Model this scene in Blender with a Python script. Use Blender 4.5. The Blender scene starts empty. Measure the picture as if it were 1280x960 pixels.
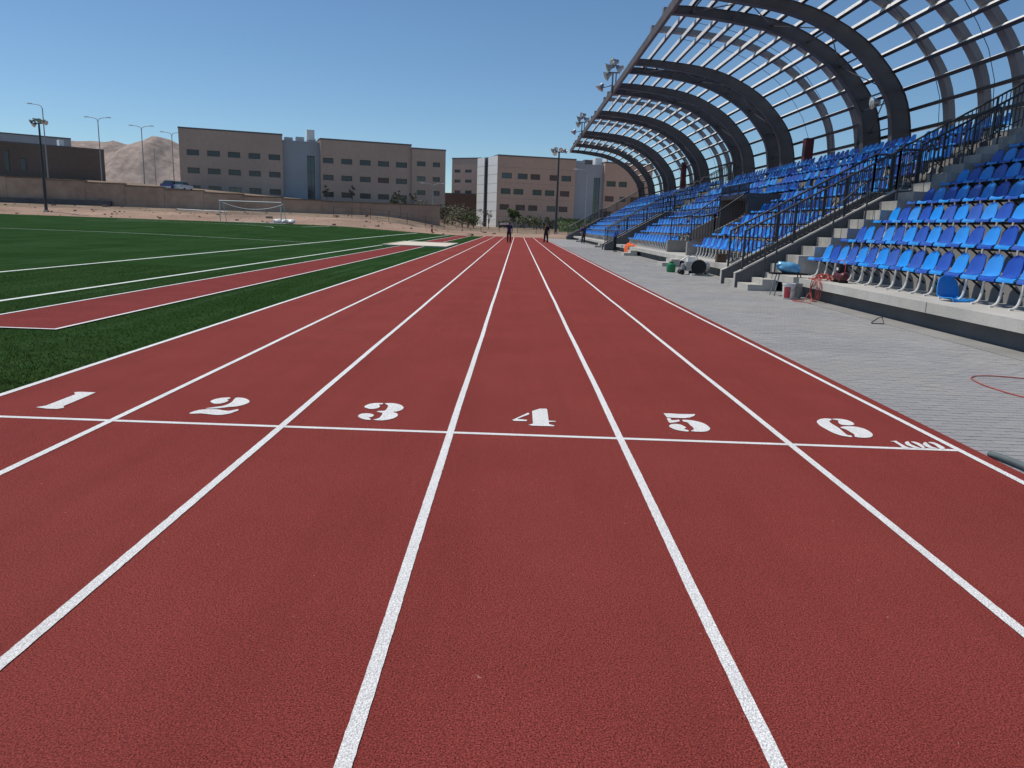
import bpy, bmesh, math, random
import numpy as np
from mathutils import Vector, Matrix
random.seed(7); RNG = np.random.default_rng(7)
S = bpy.context.scene
COL = S.collection
rad = math.radians

# ------------------------------------------------------------------ camera
F_PX, PITCH, YAW, ROLL, CAM_H = 960.0, 0.20359, -0.00039, 0.03525, 1.4852
def cam_basis():
    cp, sp, cy, sy = math.cos(PITCH), math.sin(PITCH), math.cos(YAW), math.sin(YAW)
    fwd = Vector((sy*cp, cy*cp, -sp)); right = Vector((cy, -sy, 0)); up = right.cross(fwd)
    cr, sr = math.cos(ROLL), math.sin(ROLL)
    return cr*right + sr*up, -sr*right + cr*up, fwd
CR, CU, CF = cam_basis()
camd = bpy.data.cameras.new('camera'); cam = bpy.data.objects.new('camera', camd); COL.objects.link(cam)
M = Matrix((CR, CU, -CF)).transposed().to_4x4(); M.translation = (0, 0, CAM_H); cam.matrix_world = M
camd.sensor_fit = 'HORIZONTAL'; camd.sensor_width = 36; camd.lens = F_PX*36/1280
camd.clip_start = .05; camd.clip_end = 20000
S.camera = cam
def ray(px, py):
    return CR*((px-640)/F_PX) - CU*((py-480)/F_PX) + CF
def gp(px, py, Z=0.0):
    d = ray(px, py); t = (Z-CAM_H)/d.z
    return Vector((d.x*t, d.y*t, Z))
def at_y(px, py, Y):
    d = ray(px, py); t = Y/d.y
    return Vector((d.x*t, Y, CAM_H+d.z*t))
def pix(p):
    d = Vector(p)-Vector((0, 0, CAM_H)); z = d.dot(CF)
    return (640+F_PX*d.dot(CR)/z, 480-F_PX*d.dot(CU)/z) if z > .1 else (-9e9, -9e9)
def in_frame(p, m=15):
    x, y = pix(p); return -m < x < 1280+m and -m < y < 960+m

# ------------------------------------------------------------------ sky, sun, exposure
SUN_AZ = math.atan2(-.92, .39)      # clockwise from +Y
SUN_EL = rad(61)
W = bpy.data.worlds.new('World'); S.world = W; W.use_nodes = True
nt = W.node_tree; nt.nodes.clear()
sky = nt.nodes.new('ShaderNodeTexSky'); sky.sky_type = 'NISHITA'; sky.sun_disc = False
sky.sun_elevation = SUN_EL; sky.sun_rotation = SUN_AZ; sky.air_density = .88; sky.dust_density = 0.0; sky.ozone_density = 4.6
bg = nt.nodes.new('ShaderNodeBackground'); bg.inputs[1].default_value = .089
wo = nt.nodes.new('ShaderNodeOutputWorld')
tn = nt.nodes.new('ShaderNodeMix'); tn.data_type = 'RGBA'; tn.blend_type = 'MULTIPLY'; tn.inputs['Factor'].default_value = 1; tn.inputs['B'].default_value = (.90, 1.02, 1.05, 1)
nt.links.new(sky.outputs[0], tn.inputs['A']); nt.links.new(tn.outputs['Result'], bg.inputs[0]); nt.links.new(bg.outputs[0], wo.inputs[0])
sd = bpy.data.lights.new('sun', 'SUN'); sd.energy = 3.5; sd.angle = rad(.53); sd.color = (1, .94, .84)
so = bpy.data.objects.new('sun', sd); COL.objects.link(so)
sv = Vector((math.sin(SUN_AZ)*math.cos(SUN_EL), math.cos(SUN_AZ)*math.cos(SUN_EL), math.sin(SUN_EL)))
so.rotation_euler = (-sv).to_track_quat('-Z', 'Y').to_euler(); so.location = sv*200
S.view_settings.view_transform = 'Standard'; S.view_settings.look = 'None'
S.view_settings.exposure = 0.05; S.view_settings.gamma = 1
S.render.engine = 'CYCLES'

# ------------------------------------------------------------------ materials
MATS = {}
def mat(name, col, rough=.7, metal=0.0, var=.12, scale=3.0, bump=0.0, bscale=60.0, fine=0.0, fscale=150.0, spec=.4, stretch=None, tint=None, coat=0.0):
    """procedural surface: base colour varied by a broad and a fine noise, fine relief by a bump"""
    if name in MATS: return MATS[name]
    m = bpy.data.materials.new(name); m.use_nodes = True; n = m.node_tree; N = n.nodes; L = n.links
    b = N['Principled BSDF']; b.inputs['Roughness'].default_value = rough; b.inputs['Metallic'].default_value = metal
    b.inputs['Specular IOR Level'].default_value = spec; b.inputs['Coat Weight'].default_value = coat
    tc = N.new('ShaderNodeTexCoord'); mp = N.new('ShaderNodeMapping'); L.new(tc.outputs['Object'], mp.inputs[0])
    if stretch: mp.inputs['Scale'].default_value = stretch
    def noise(sc, det=4, ro=.55):
        t = N.new('ShaderNodeTexNoise'); t.inputs['Scale'].default_value = sc; t.inputs['Detail'].default_value = det
        t.inputs['Roughness'].default_value = ro; L.new(mp.outputs[0], t.inputs['Vector']); return t
    c2 = tint or col
    mix = N.new('ShaderNodeMix'); mix.data_type = 'RGBA'
    mix.inputs['A'].default_value = (*[max(0, c*(1-var)) for c in col], 1)
    mix.inputs['B'].default_value = (*[min(1, c*(1+var)) for c in c2], 1)
    t1 = noise(scale); rp = N.new('ShaderNodeMapRange'); rp.inputs[1].default_value = .3; rp.inputs[2].default_value = .7
    L.new(t1.outputs[0], rp.inputs[0]); L.new(rp.outputs[0], mix.inputs['Factor'])
    out = mix.outputs['Result']
    if fine:
        t2 = noise(fscale, 2, .6); r2 = N.new('ShaderNodeMapRange')
        r2.inputs[1].default_value = .28; r2.inputs[2].default_value = .72; r2.inputs[3].default_value = 1-fine; r2.inputs[4].default_value = 1+fine
        L.new(t2.outputs[0], r2.inputs[0])
        mu = N.new('ShaderNodeMix'); mu.data_type = 'RGBA'; mu.blend_type = 'MULTIPLY'; mu.inputs['Factor'].default_value = 1
        L.new(out, mu.inputs['A']); L.new(r2.outputs[0], mu.inputs['B']); out = mu.outputs['Result']
    L.new(out, b.inputs['Base Color'])
    if bump:
        t3 = noise(bscale, 3); bp = N.new('ShaderNodeBump'); bp.inputs['Strength'].default_value = bump; bp.inputs['Distance'].default_value = .01
        L.new(t3.outputs[0], bp.inputs['Height']); L.new(bp.outputs[0], b.inputs['Normal'])
    MATS[name] = m; return m
RED = (.290, .054, .053)
def worn(m, col, dust, streak, speck, amount=.5):
    """adds dusty patches, faint lengthwise wear and scattered pale specks to a made material"""
    n = m.node_tree; N = n.nodes; L = n.links; b = N['Principled BSDF']; src = b.inputs['Base Color'].links[0].from_socket
    tc = N.new('ShaderNodeTexCoord')
    def layer(src, scale, sx, sy, lo, hi, colour, fac, det=5):
        mp = N.new('ShaderNodeMapping'); mp.inputs['Scale'].default_value = (sx, sy, 1); L.new(tc.outputs['Object'], mp.inputs[0])
        t = N.new('ShaderNodeTexNoise'); t.inputs['Scale'].default_value = scale; t.inputs['Detail'].default_value = det; t.inputs['Roughness'].default_value = .6; L.new(mp.outputs[0], t.inputs['Vector'])
        r = N.new('ShaderNodeMapRange'); r.inputs[1].default_value = lo; r.inputs[2].default_value = hi; r.inputs[3].default_value = 0; r.inputs[4].default_value = fac; L.new(t.outputs[0], r.inputs[0])
        x = N.new('ShaderNodeMix'); x.data_type = 'RGBA'; L.new(r.outputs[0], x.inputs['Factor']); L.new(src, x.inputs['A']); x.inputs['B'].default_value = (*colour, 1)
        return x.outputs['Result']
    out = layer(src, .45, 1, .5, .48, .72, dust, .30*amount)
    out = layer(out, .9, 3.0, .12, .50, .74, streak, .45*amount)
    out = layer(out, 2.3, 1, 1, .60, .78, streak, .35*amount, 8)
    if speck: out = layer(out, 34, 1, 1, .755, .80, speck, .75, 2)
    L.new(out, b.inputs['Base Color'])
worn(mat('track', (.248, .049, .042), .95, var=.07, scale=.9, fine=.78, fscale=158, bump=.9, bscale=170, spec=.06), None, (.30, .082, .068), (.160, .030, .026), (.50, .28, .22), .65)
worn(mat('runway', (.215, .042, .039), .95, var=.08, scale=1.4, fine=.5, fscale=150, bump=.8, bscale=165, spec=.06), None, (.27, .08, .07), (.15, .03, .028), None)
worn(mat('paint', (.84, .835, .825), .7, var=.05, scale=5, fine=.42, fscale=138, bump=1.0, bscale=150, spec=.2), None, (.66, .58, .55), (.70, .64, .62), None, .8)
mat('pitch_paint', (.66, .72, .66), .8, var=.10, scale=3, fine=.2, fscale=60, spec=.2)
mat('faint_paint', (.36, .14, .12), .85, var=.15, scale=4, spec=.2)
worn(mat('turf', (.0155, .048, .0095), .95, var=.14, scale=.35, fine=.42, fscale=42, bump=.9, bscale=70, spec=.02, tint=(.0185, .050, .0110)), None, (.034, .078, .024), (.042, .088, .036), None, 1.7)
mat('blade', (.048, .090, .020), .85, var=.45, scale=5, spec=.08, tint=(.068, .110, .027))
mat('sand', (.33, .225, .17), .95, var=.22, scale=.12, fine=.18, fscale=2.2, bump=.6, bscale=3, spec=.1)
mat('pit_sand', (.66, .60, .50), .95, var=.06, scale=2, fine=.06, fscale=30, bump=.5, bscale=40, spec=.1)
mat('rubble', (.29, .21, .165), .95, var=.2, scale=2, spec=.1)
mat('paver', (.308, .302, .304), .85, var=.10, scale=1.1, fine=.12, fscale=70, bump=.25, bscale=90, spec=.25, tint=(.322, .316, .312))
mat('paver_warm', (.328, .318, .307), .85, var=.08, scale=1.3, fine=.14, fscale=70, bump=.25, bscale=90, spec=.25)
mat('paver_blue', (.295, .291, .296), .85, var=.07, scale=1.1, fine=.12, fscale=70, bump=.25, bscale=90, spec=.25)
mat('paving_bed', (.31, .305, .30), .95, var=.2, scale=5, fine=.15, fscale=90, spec=.1)
mat('concrete', (.46, .445, .41), .85, var=.13, scale=1.3, fine=.09, fscale=35, bump=.25, bscale=40, spec=.25)
mat('concrete_dark_shade', (.115, .115, .118), .85, var=.16, scale=1.2, fine=.08, fscale=30, bump=.2, bscale=40, spec=.25)  # dark joint and plinth concrete; shade of base wall, portal, parapets put in colour
mat('concrete_mid', (.27, .262, .25), .85, var=.16, scale=1.0, fine=.08, fscale=30, bump=.2, bscale=40, spec=.25)
mat('concrete_step', (.36, .35, .325), .85, var=.2, scale=2.2, fine=.1, fscale=35, bump=.25, bscale=40, spec=.25)
mat('seat_light', (.016, .285, .78), .34, var=.05, scale=3, fine=.03, fscale=60, spec=.5)
mat('seat_dark', (.016, .080, .44), .36, var=.06, scale=3, fine=.03, fscale=60, spec=.5)
mat('galvanised', (.80, .80, .79), .5, .0, var=.14, scale=4, spec=.5)
mat('leg_steel', (.72, .71, .68), .5, .05, var=.14, scale=6, spec=.5)
mat('purlin_shade', (.055, .056, .06), .5, .2, var=.2, scale=3, spec=.4)  # purlin underside only: its shade put into the colour
mat('black_steel', (.022, .023, .026), .5, .3, var=.2, scale=5, spec=.5)
mat('rail_steel', (.048, .050, .055), .45, .2, var=.2, scale=5, spec=.5)
mat('arch_paint', (.088, .086, .090), .5, .15, var=.16, scale=.8, spec=.45)
mat('rib_paint', (.20, .205, .215), .5, .25, var=.14, scale=.8, spec=.45)
mat('edge_steel', (.13, .095, .078), .55, .2, var=.2, scale=1.5, spec=.4)
mat('facade', (.49, .375, .305), .9, var=.09, scale=.10, fine=.05, fscale=1.3, spec=.15)
mat('facade_b', (.56, .395, .30), .9, var=.08, scale=.10, fine=.05, fscale=1.3, spec=.15)
mat('facade_dark', (.19, .14, .112), .9, var=.12, scale=.12, fine=.06, fscale=1.2, spec=.15)
mat('grey_clad', (.36, .385, .41), .6, .0, var=.06, scale=.3, spec=.4)
mat('white_clad', (.80, .81, .80), .5, .0, var=.04, scale=.3, spec=.4)
mat('roof_edge', (.16, .145, .14), .8, var=.1, scale=.5)
mat('window_dark', (.035, .036, .042), .12, var=.3, scale=.15, spec=.6)
mat('window_brown', (.10, .055, .045), .3, var=.2, scale=.15, spec=.5)
mat('window_green', (.055, .085, .062), .25, var=.2, scale=.15, spec=.5)
mat('glass', (.020, .040, .052), .08, var=.2, scale=.3, spec=.8)
mat('wall_tan', (.43, .29, .215), .95, var=.18, scale=.14, fine=.10, fscale=1.1, bump=.5, bscale=5, spec=.1, tint=(.45, .325, .24))
mat('soil', (.23, .17, .125), .95, var=.3, scale=.25, fine=.2, fscale=2.5, spec=.1)
mat('hill', (.325, .265, .232), .95, var=.2, scale=.02, fine=.2, fscale=.08, bump=1.0, bscale=.05, spec=.05)  # greyed brown: slight haze over the hills put into the colour
mat('leaf', (.085, .115, .042), .7, var=.35, scale=3, spec=.3)
mat('leaf_dry', (.22, .20, .13), .8, var=.35, scale=3, spec=.2)
mat('leaf_dark', (.08, .088, .05), .8, var=.3, scale=3, spec=.2)
mat('bark', (.11, .075, .05), .9, var=.3, scale=6)
mat('white_plastic', (.72, .72, .70), .45, var=.06, scale=8, spec=.5)
mat('grey_plastic', (.33, .34, .34), .5, var=.12, scale=9, spec=.5)
mat('green_plastic', (.015, .20, .075), .4, var=.1, scale=9, spec=.5)
mat('orange_cloth', (.75, .13, .03), .8, var=.15, scale=9)
mat('red_plastic', (.42, .045, .05), .45, var=.12, scale=9, spec=.5)
mat('maroon', (.085, .010, .018), .5, var=.25, scale=6, spec=.5)
mat('red_cord', (.40, .085, .07), .6, var=.1, scale=9)
mat('black_rubber', (.015, .015, .016), .65, var=.2, scale=9)
mat('pipe_grey', (.12, .15, .15), .5, var=.2, scale=5)
mat('blue_bag', (.13, .38, .60), .35, var=.2, scale=9, spec=.6)
mat('steel_tool', (.30, .31, .32), .4, .6, var=.2, scale=9)
mat('lamp_glass', (.75, .78, .80), .08, .6, var=.05, scale=5, spec=.8)
mat('skin', (.30, .17, .11), .6, var=.06, scale=20)
mat('hair', (.015, .012, .010), .7, var=.2, scale=40)
mat('shirt_navy', (.035, .030, .105), .85, var=.15, scale=9)
mat('shirt_black', (.020, .018, .020), .85, var=.2, scale=9)
mat('shirt_blue', (.035, .14, .42), .85, var=.15, scale=9)
mat('trousers', (.022, .022, .030), .85, var=.2, scale=9)
mat('shoe', (.5, .48, .46), .7, var=.2, scale=20)
mat('car_blue', (.04, .07, .28), .3, var=.05, scale=1, coat=.5)
mat('car_white', (.75, .76, .78), .3, var=.03, scale=1, coat=.5)
mat('mesh_wire', (.11, .11, .11), .6, .3, var=.1, scale=3)

# ------------------------------------------------------------------ mesh helpers
class MB:
    def __init__(s): s.v = []; s.f = []; s.m = []
    def add(s, vs, fs, mi=0):
        o = len(s.v); s.v += [tuple(v) for v in vs]; s.f += [tuple(i+o for i in f) for f in fs]; s.m += [mi]*len(fs); return s
    def box(s, x0, x1, y0, y1, z0, z1, mi=0, mx=None):
        vs = [(x, y, z) for x in (x0, x1) for y in (y0, y1) for z in (z0, z1)]
        if mx: vs = [mx @ Vector(v) for v in vs]
        return s.add(vs, [(0, 1, 3, 2), (4, 6, 7, 5), (0, 4, 5, 1), (2, 3, 7, 6), (0, 2, 6, 4), (1, 5, 7, 3)], mi)
    def tube(s, pts, r, n=6, mi=0, caps=True):
        pts = [Vector(p) for p in pts]; rr = r if isinstance(r, (list, tuple)) else [r]*len(pts)
        ring0 = len(s.v); nrm = None
        for i, p in enumerate(pts):
            t = (pts[min(i+1, len(pts)-1)]-pts[max(i-1, 0)]).normalized()
            if nrm is None:
                nrm = t.cross(Vector((0, 0, 1)) if abs(t.z) < .9 else Vector((1, 0, 0))).normalized()
            else:
                nrm = (nrm-t*nrm.dot(t)).normalized()
            b = t.cross(nrm)
            for k in range(n):
                a = 2*math.pi*(k+.5)/n; s.v.append(tuple(p+(nrm*math.cos(a)+b*math.sin(a))*rr[i]))
        for i in range(len(pts)-1):
            for k in range(n):
                a, b2 = ring0+i*n+k, ring0+i*n+(k+1) % n
                s.f.append((a, b2, b2+n, a+n)); s.m.append(mi)
        if caps:
            s.f.append(tuple(ring0+k for k in range(n))[::-1]); e = ring0+(len(pts)-1)*n
            s.f.append(tuple(e+k for k in range(n))); s.m += [mi, mi]
        return s
    def lathe(s, prof, n=16, mx=None, mi=0):
        o = len(s.v)
        for (r, z) in prof:
            for k in range(n):
                a = 2*math.pi*k/n; v = Vector((r*math.cos(a), r*math.sin(a), z))
                s.v.append(tuple(mx @ v) if mx else tuple(v))
        for i in range(len(prof)-1):
            for k in range(n):
                a, b = o+i*n+k, o+i*n+(k+1) % n
                s.f.append((a, b, b+n, a+n)); s.m.append(mi)
        s.f.append(tuple(o+k for k in range(n))[::-1]); e = o+(len(prof)-1)*n
        s.f.append(tuple(e+k for k in range(n))); s.m += [mi, mi]
        return s
    def prism(s, poly, y0, y1, mi=0):      # polygon in (x,z), extruded along y
        n = len(poly); vs = [(x, y0, z) for x, z in poly]+[(x, y1, z) for x, z in poly]
        fs = [tuple(range(n)), tuple(range(2*n-1, n-1, -1))]+[(i, n+i, n+(i+1) % n, (i+1) % n) for i in range(n)]
        return s.add(vs, fs, mi)
    def mesh(s, name, mats, off=(0, 0, 0), smooth=False):
        me = bpy.data.meshes.new(name)
        ox, oy, oz = off
        me.from_pydata([(x-ox, y-oy, z-oz) for x, y, z in s.v], [], s.f)
        for m in (mats if isinstance(mats, (list, tuple)) else [mats]): me.materials.append(MATS[m])
        if len(set(s.m)) > 1: me.polygons.foreach_set('material_index', s.m)
        bm = bmesh.new(); bm.from_mesh(me); bmesh.ops.recalc_face_normals(bm, faces=bm.faces); bm.to_mesh(me); bm.free()
        if smooth: me.polygons.foreach_set('use_smooth', [True]*len(me.polygons)); me.set_sharp_from_angle(angle=rad(40))
        me.update(); return me
    def build(s, name, mats, parent=None, smooth=False, local=False):
        """verts are in world space; they are moved into the parent's space"""
        off = (0, 0, 0)
        if parent is not None and not local: off = OFFS[parent.name]
        o = bpy.data.objects.new(name, s.mesh(name, mats, off, smooth)); COL.objects.link(o)
        if parent is not None: o.parent = parent; OFFS[o.name] = OFFS[parent.name]
        else: OFFS[o.name] = (0, 0, 0)
        return o
OFFS = {}
def tag(o, label=None, cat=None, group=None, kind=None):
    if label: o['label'] = label
    if cat: o['category'] = cat
    if group: o['group'] = group
    if kind: o['kind'] = kind
    return o
def thing(name, label, cat, loc=(0, 0, 0), rz=0, group=None):
    o = bpy.data.objects.new(name, None); COL.objects.link(o); o.location = loc; o.rotation_euler = (0, 0, rz); o.empty_display_size = .2
    OFFS[o.name] = tuple(loc); return tag(o, label, cat, group)
def copy_tree(o, parent=None):
    c = o.copy(); COL.objects.link(c); OFFS[c.name] = OFFS.get(o.name, (0, 0, 0))
    if parent is not None: c.parent = parent
    for ch in list(o.children): copy_tree(ch, c)
    return c
def solo(name, mb, mats, label, cat, group=None, smooth=False, base=None):
    """a thing of one mesh, its origin at its base"""
    if base is None:
        a = np.array(mb.v); base = (float(a[:, 0].mean()), float(a[:, 1].mean()), float(a[:, 2].min()))
    o = bpy.data.objects.new(name, mb.mesh(name, mats, base, smooth)); COL.objects.link(o); o.location = base; OFFS[o.name] = tuple(base)
    return tag(o, label, cat, group)
def sstep(a, b, x):
    t = min(1, max(0, (x-a)/(b-a))); return t*t*(3-2*t)
def smooth_loop(pts, k=5):
    out = []; n = len(pts)
    for i in range(n):
        p0, p1, p2, p3 = [np.array(pts[(i+j) % n], float) for j in (-1, 0, 1, 2)]
        for q in range(k):
            t = q/k
            out.append(tuple(.5*((2*p1)+(-p0+p2)*t+(2*p0-5*p1+4*p2-p3)*t*t+(-p0+3*p1-3*p2+p3)*t**3)))
    return out
def smooth_path(pts, k=6):
    P = [np.array(p, float) for p in pts]; P = [2*P[0]-P[1]]+P+[2*P[-1]-P[-2]]; out = []
    for i in range(1, len(P)-2):
        p0, p1, p2, p3 = P[i-1:i+3]
        for q in range(k):
            t = q/k; out.append(tuple(.5*((2*p1)+(-p0+p2)*t+(2*p0-5*p1+4*p2-p3)*t*t+(-p0+3*p1-3*p2+p3)*t**3)))
    out.append(tuple(P[-2])); return out

# ================================================================== THE SETTING
# ---- terrain heights
def turf_z(X, Y):
    return .70*sstep(8, 96, Y)*sstep(5, 26, -X)
def wall_top(X): return 4.0+2.1*sstep(20, 80, -X)
def ground_z(X, Y):
    z96 = turf_z(X, min(Y, 96)); left = sstep(8, 22, -X)
    zb = .75+1.5*left                                     # foot of the retaining wall
    z = z96-.05
    if Y > 96:
        z = z96-.05+(zb-z96)*sstep(97, 119, Y)
        z += left*.35*math.exp(-((Y-104)/3.5)**2)*(.6+.4*math.sin(X*.23)+.3*math.sin(X*.71+1))
    if Y > 120.5:
        zt = zb+(wall_top(X)-.25-zb)*left
        zp = 1.0+(wall_top(X)*1.20-1.55)*left
        z = zb+(zt-zb)*sstep(120.5, 121.5, Y)+(zp-zt)*sstep(122, 142, Y)
    return z
def axis(*segs):
    out = []
    for a, b, st in segs: out += list(np.arange(a, b, st))
    out.append(segs[-1][1]); return out
gx = axis((-6000, -600, 900), (-600, -160, 55), (-160, -24, 4), (-24, 10, 1.5), (10, 60, 5), (60, 600, 90), (600, 6000, 900))
gy = axis((-300, -20, 70), (-20, 92, 4), (92, 126, .7), (126, 146, 2), (146, 260, 10), (260, 900, 80), (900, 9000, 900))
mb = MB()
mb.v = [(x, y, ground_z(x, y)) for y in gy for x in gx]; nx = len(gx)
mb.f = [(j*nx+i, j*nx+i+1, (j+1)*nx+i+1, (j+1)*nx+i) for j in range(len(gy)-1) for i in range(nx-1)]
mb.m = [1 if 109.5+(6*math.sin(gx[i]*.31)*math.sin(gx[i]*.11)*.25) < gy[j] < 700 and -400 < gx[i] < 9 else 0 for j in range(len(gy)-1) for i in range(nx-1)]
g = mb.build('ground', ['sand', 'soil'], smooth=True); tag(g, 'pale sandy ground running out to the hills', kind='structure')

def sheet(name, poly, z, m, parent=None):
    mb = MB().add([(x, y, z) for x, y in poly], [tuple(range(len(poly)))])
    return mb.build(name, m, parent)
# ---- running track
X0 = -4.091; LW = 1.22; Y0 = 5.331; TE = 108.0
LX = [X0+LW*i for i in range(7)]
TL, TR = LX[0]-.03, 3.36
track = MB().box(TL, TR, -6, TE, -.04, .012).build('running_track', 'track')
tag(track, 'red rubber running track with six white-lined lanes', kind='structure')
for i, x in enumerate(LX):
    w = .025 if i else .03
    ys = [-6.0, .8]+list(np.arange(.85, 9, .03))+list(np.arange(9, 22, .25))+list(np.arange(22, TE, 4))+[TE]; mb = MB()
    for y in ys:
        wob = .0025*math.sin(y*.8+i*2)+.0012*math.sin(y*2.3+i); e = RNG.normal(0, .0006, 2) if y < 22 else (0, 0)
        mb.v += [(x-w+wob+e[0], y, .016), (x+w+wob+e[1], y, .016)]
    mb.f = [(2*k, 2*k+1, 2*k+3, 2*k+2) for k in range(len(ys)-1)]; mb.m = [0]*len(mb.f); mb.build('lane_line', 'paint', track)
for i in range(6):
    a, b = LX[i]+.004, LX[i+1]-.004
    sheet('start_line', [(a, Y0-.025), (b, Y0-.025), (b, Y0+.025), (a, Y0+.025)], .0143, 'paint', track)
for i in range(6):
    a, b = LX[i]+.1, LX[i+1]-.1
    sheet('faint_cross_line', [(a, 42.55), (b, 42.55), (b, 42.72), (a, 42.72)], .015, 'faint_paint', track)
GLYPH = {
 '1': ((40, 484, 90), [(0, [(70, 365), (250, 335), (770, 135), (750, 98), (860, 90), (1135, 100), (1000, 160), (560, 345), (570, 375), (450, 395), (270, 390)])]),
 '2': ((230, 490, 90), [(1, [(470, 180), (520, 145), (650, 115), (815, 105), (810, 128), (770, 140), (790, 160), (740, 190), (650, 212), (540, 215)]),
       (1, [(890, 140), (940, 108), (1080, 120), (1165, 170), (1120, 215), (960, 260), (780, 278), (600, 298), (440, 304), (385, 299), (480, 285), (700, 252), (820, 205), (870, 165)]),
       (1, [(105, 378), (250, 332), (400, 316), (560, 315), (700, 335), (800, 342), (900, 325), (960, 315), (965, 335), (900, 360), (800, 395), (620, 418), (450, 405), (300, 390), (130, 395)])]),
 '3': ((435, 498, 80), [(1, [(325, 175), (400, 130), (520, 105), (690, 105), (690, 125), (620, 135), (640, 170), (590, 205), (470, 222), (380, 205)]),
       (1, [(200, 360), (260, 320), (380, 308), (490, 325), (515, 355), (470, 380), (420, 390), (450, 420), (440, 440), (330, 430), (240, 400)]),
       (1, [(740, 110), (900, 105), (1040, 135), (1110, 185), (1080, 235), (980, 270), (900, 280), (980, 310), (995, 350), (930, 400), (780, 440), (620, 450), (510, 435), (560, 420), (630, 395), (690, 310), (640, 290), (575, 275), (620, 260), (730, 255), (780, 210), (800, 150)])]),
 '4': ((632, 504, 70), [(0, [(150, 395), (510, 230), (545, 245), (530, 270), (260, 370), (480, 390), (495, 405), (470, 422), (190, 415)]),
       (0, [(605, 190), (700, 160), (780, 135), (930, 135), (950, 160), (985, 410), (1140, 420), (1145, 435), (990, 440), (990, 490), (1115, 520), (1100, 540), (600, 525), (520, 505), (625, 480)])]),
 '5': ((822, 510, 70), [(0, [(135, 130), (280, 135), (500, 148), (780, 152), (850, 148), (855, 165), (830, 195), (720, 232), (600, 242), (400, 236), (210, 225), (175, 180)]),
       (0, [(205, 240), (290, 245), (315, 290), (380, 290), (490, 278), (510, 315), (420, 335), (290, 350), (255, 335)]),
       (1, [(260, 425), (310, 385), (400, 375), (520, 390), (610, 430), (650, 465), (605, 490), (700, 520), (700, 548), (580, 540), (420, 510), (310, 465)]),
       (1, [(570, 285), (700, 285), (900, 315), (1070, 370), (1180, 450), (1195, 500), (1120, 545), (960, 555), (770, 540), (800, 515), (830, 500), (800, 450), (740, 400), (680, 340), (590, 320)])]),
 '6': ((1015, 516, 80), [(1, [(95, 185), (150, 140), (260, 122), (370, 130), (390, 150), (345, 180), (400, 230), (530, 310), (600, 370), (700, 450), (780, 465), (800, 495), (700, 485), (560, 460), (400, 400), (230, 310), (140, 250)]),
       (1, [(395, 135), (520, 128), (680, 150), (790, 190), (845, 240), (780, 258), (660, 255), (570, 240), (520, 195), (525, 165)]),
       (1, [(570, 295), (680, 280), (850, 285), (1000, 315), (1130, 370), (1210, 440), (1190, 490), (1060, 510), (880, 495), (850, 470), (840, 440), (760, 390), (680, 345), (610, 320)])]),
 '100': ((1110, 544, 100), [(0, [(30, 105), (130, 98), (180, 130), (290, 190), (375, 215), (240, 215), (200, 180), (90, 112)]),
       (1, [(270, 125), (320, 108), (360, 150), (450, 190), (545, 225), (440, 215), (300, 165)]),
       (1, [(365, 112), (450, 118), (550, 165), (590, 215), (565, 226), (530, 200), (440, 148)]),
       (1, [(555, 150), (595, 118), (640, 150), (700, 190), (800, 225), (680, 215), (605, 190)]),
       (1, [(640, 120), (740, 125), (850, 175), (910, 215), (860, 232), (810, 210), (740, 160)])]),
}
def paint_poly(mb, pts, z):
    bm = bmesh.new(); vs = [bm.verts.new((p.x, p.y, z)) for p in pts]; f = bm.faces.new(vs)
    bmesh.ops.triangulate(bm, faces=[f]); bm.verts.index_update()
    mb.add([v.co[:] for v in bm.verts], [tuple(v.index for v in f.verts) for f in bm.faces]); bm.free()
for ch, ((ox, oy, wd), pieces) in GLYPH.items():
    mb = MB()
    for sm, pts in pieces:
        if sm: pts = smooth_loop(pts, 4)
        paint_poly(mb, [gp(ox+x*wd/1280, oy+y*wd/1280, .012) for x, y in pts], .0165)
    for k, v in enumerate(mb.v): mb.v[k] = (v[0], v[1], .0165)
    o = mb.build('lane_number' if ch != '100' else 'distance_number', 'paint', track)
    tag(o, 'white stencilled number '+ch+' painted on the red track')

# ---- turf field with its markings, the runway and the pit
TX0 = -150.0
tx = axis((TX0, -40, 10), (-40, TL, 1.5)); ty = axis((-8, 14, 2), (14, 97.5, 2.5))
mb = MB(); nx = len(tx)
mb.v = [(x, y, turf_z(x, y)+(.0 if x < TL-.01 else 0)) for y in ty for x in tx]
mb.f = [(j*nx+i, j*nx+i+1, (j+1)*nx+i+1, (j+1)*nx+i) for j in range(len(ty)-1) for i in range(nx-1)]; mb.m = [0]*len(mb.f)
turf = mb.build('turf_field', 'turf', smooth=True); tag(turf, 'dark green artificial turf field with white pitch lines', kind='structure')
def strip(name, path, w, m, parent, dz=.008, n=40):
    """flat painted band that follows the turf's surface"""
    P = [Vector((*p, 0)) for p in path]; pts = []
    for a, b in zip(P[:-1], P[1:]):
        k = max(1, int((b-a).length/2.5)); pts += [a+(b-a)*(i/k) for i in range(k)]
    pts.append(P[-1]); mb = MB()
    for i, p in enumerate(pts):
        t = (pts[min(i+1, len(pts)-1)]-pts[max(0, i-1)]).normalized(); nn = Vector((-t.y, t.x, 0))*w/2
        for q in (p-nn, p+nn): mb.v.append((q.x, q.y, turf_z(q.x, q.y)+dz))
    for i in range(len(pts)-1): mb.f.append((2*i, 2*i+1, 2*i+3, 2*i+2)); mb.m.append(0)
    return mb.build(name, m, parent)
PX1, PX2 = -8.32, -12.0
strip('pitch_line', [(PX1, 2), (PX1, 95)], .12, 'pitch_paint', turf)
strip('pitch_line', [(PX2, 2), (PX2, 94)], .14, 'pitch_paint', turf)
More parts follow.
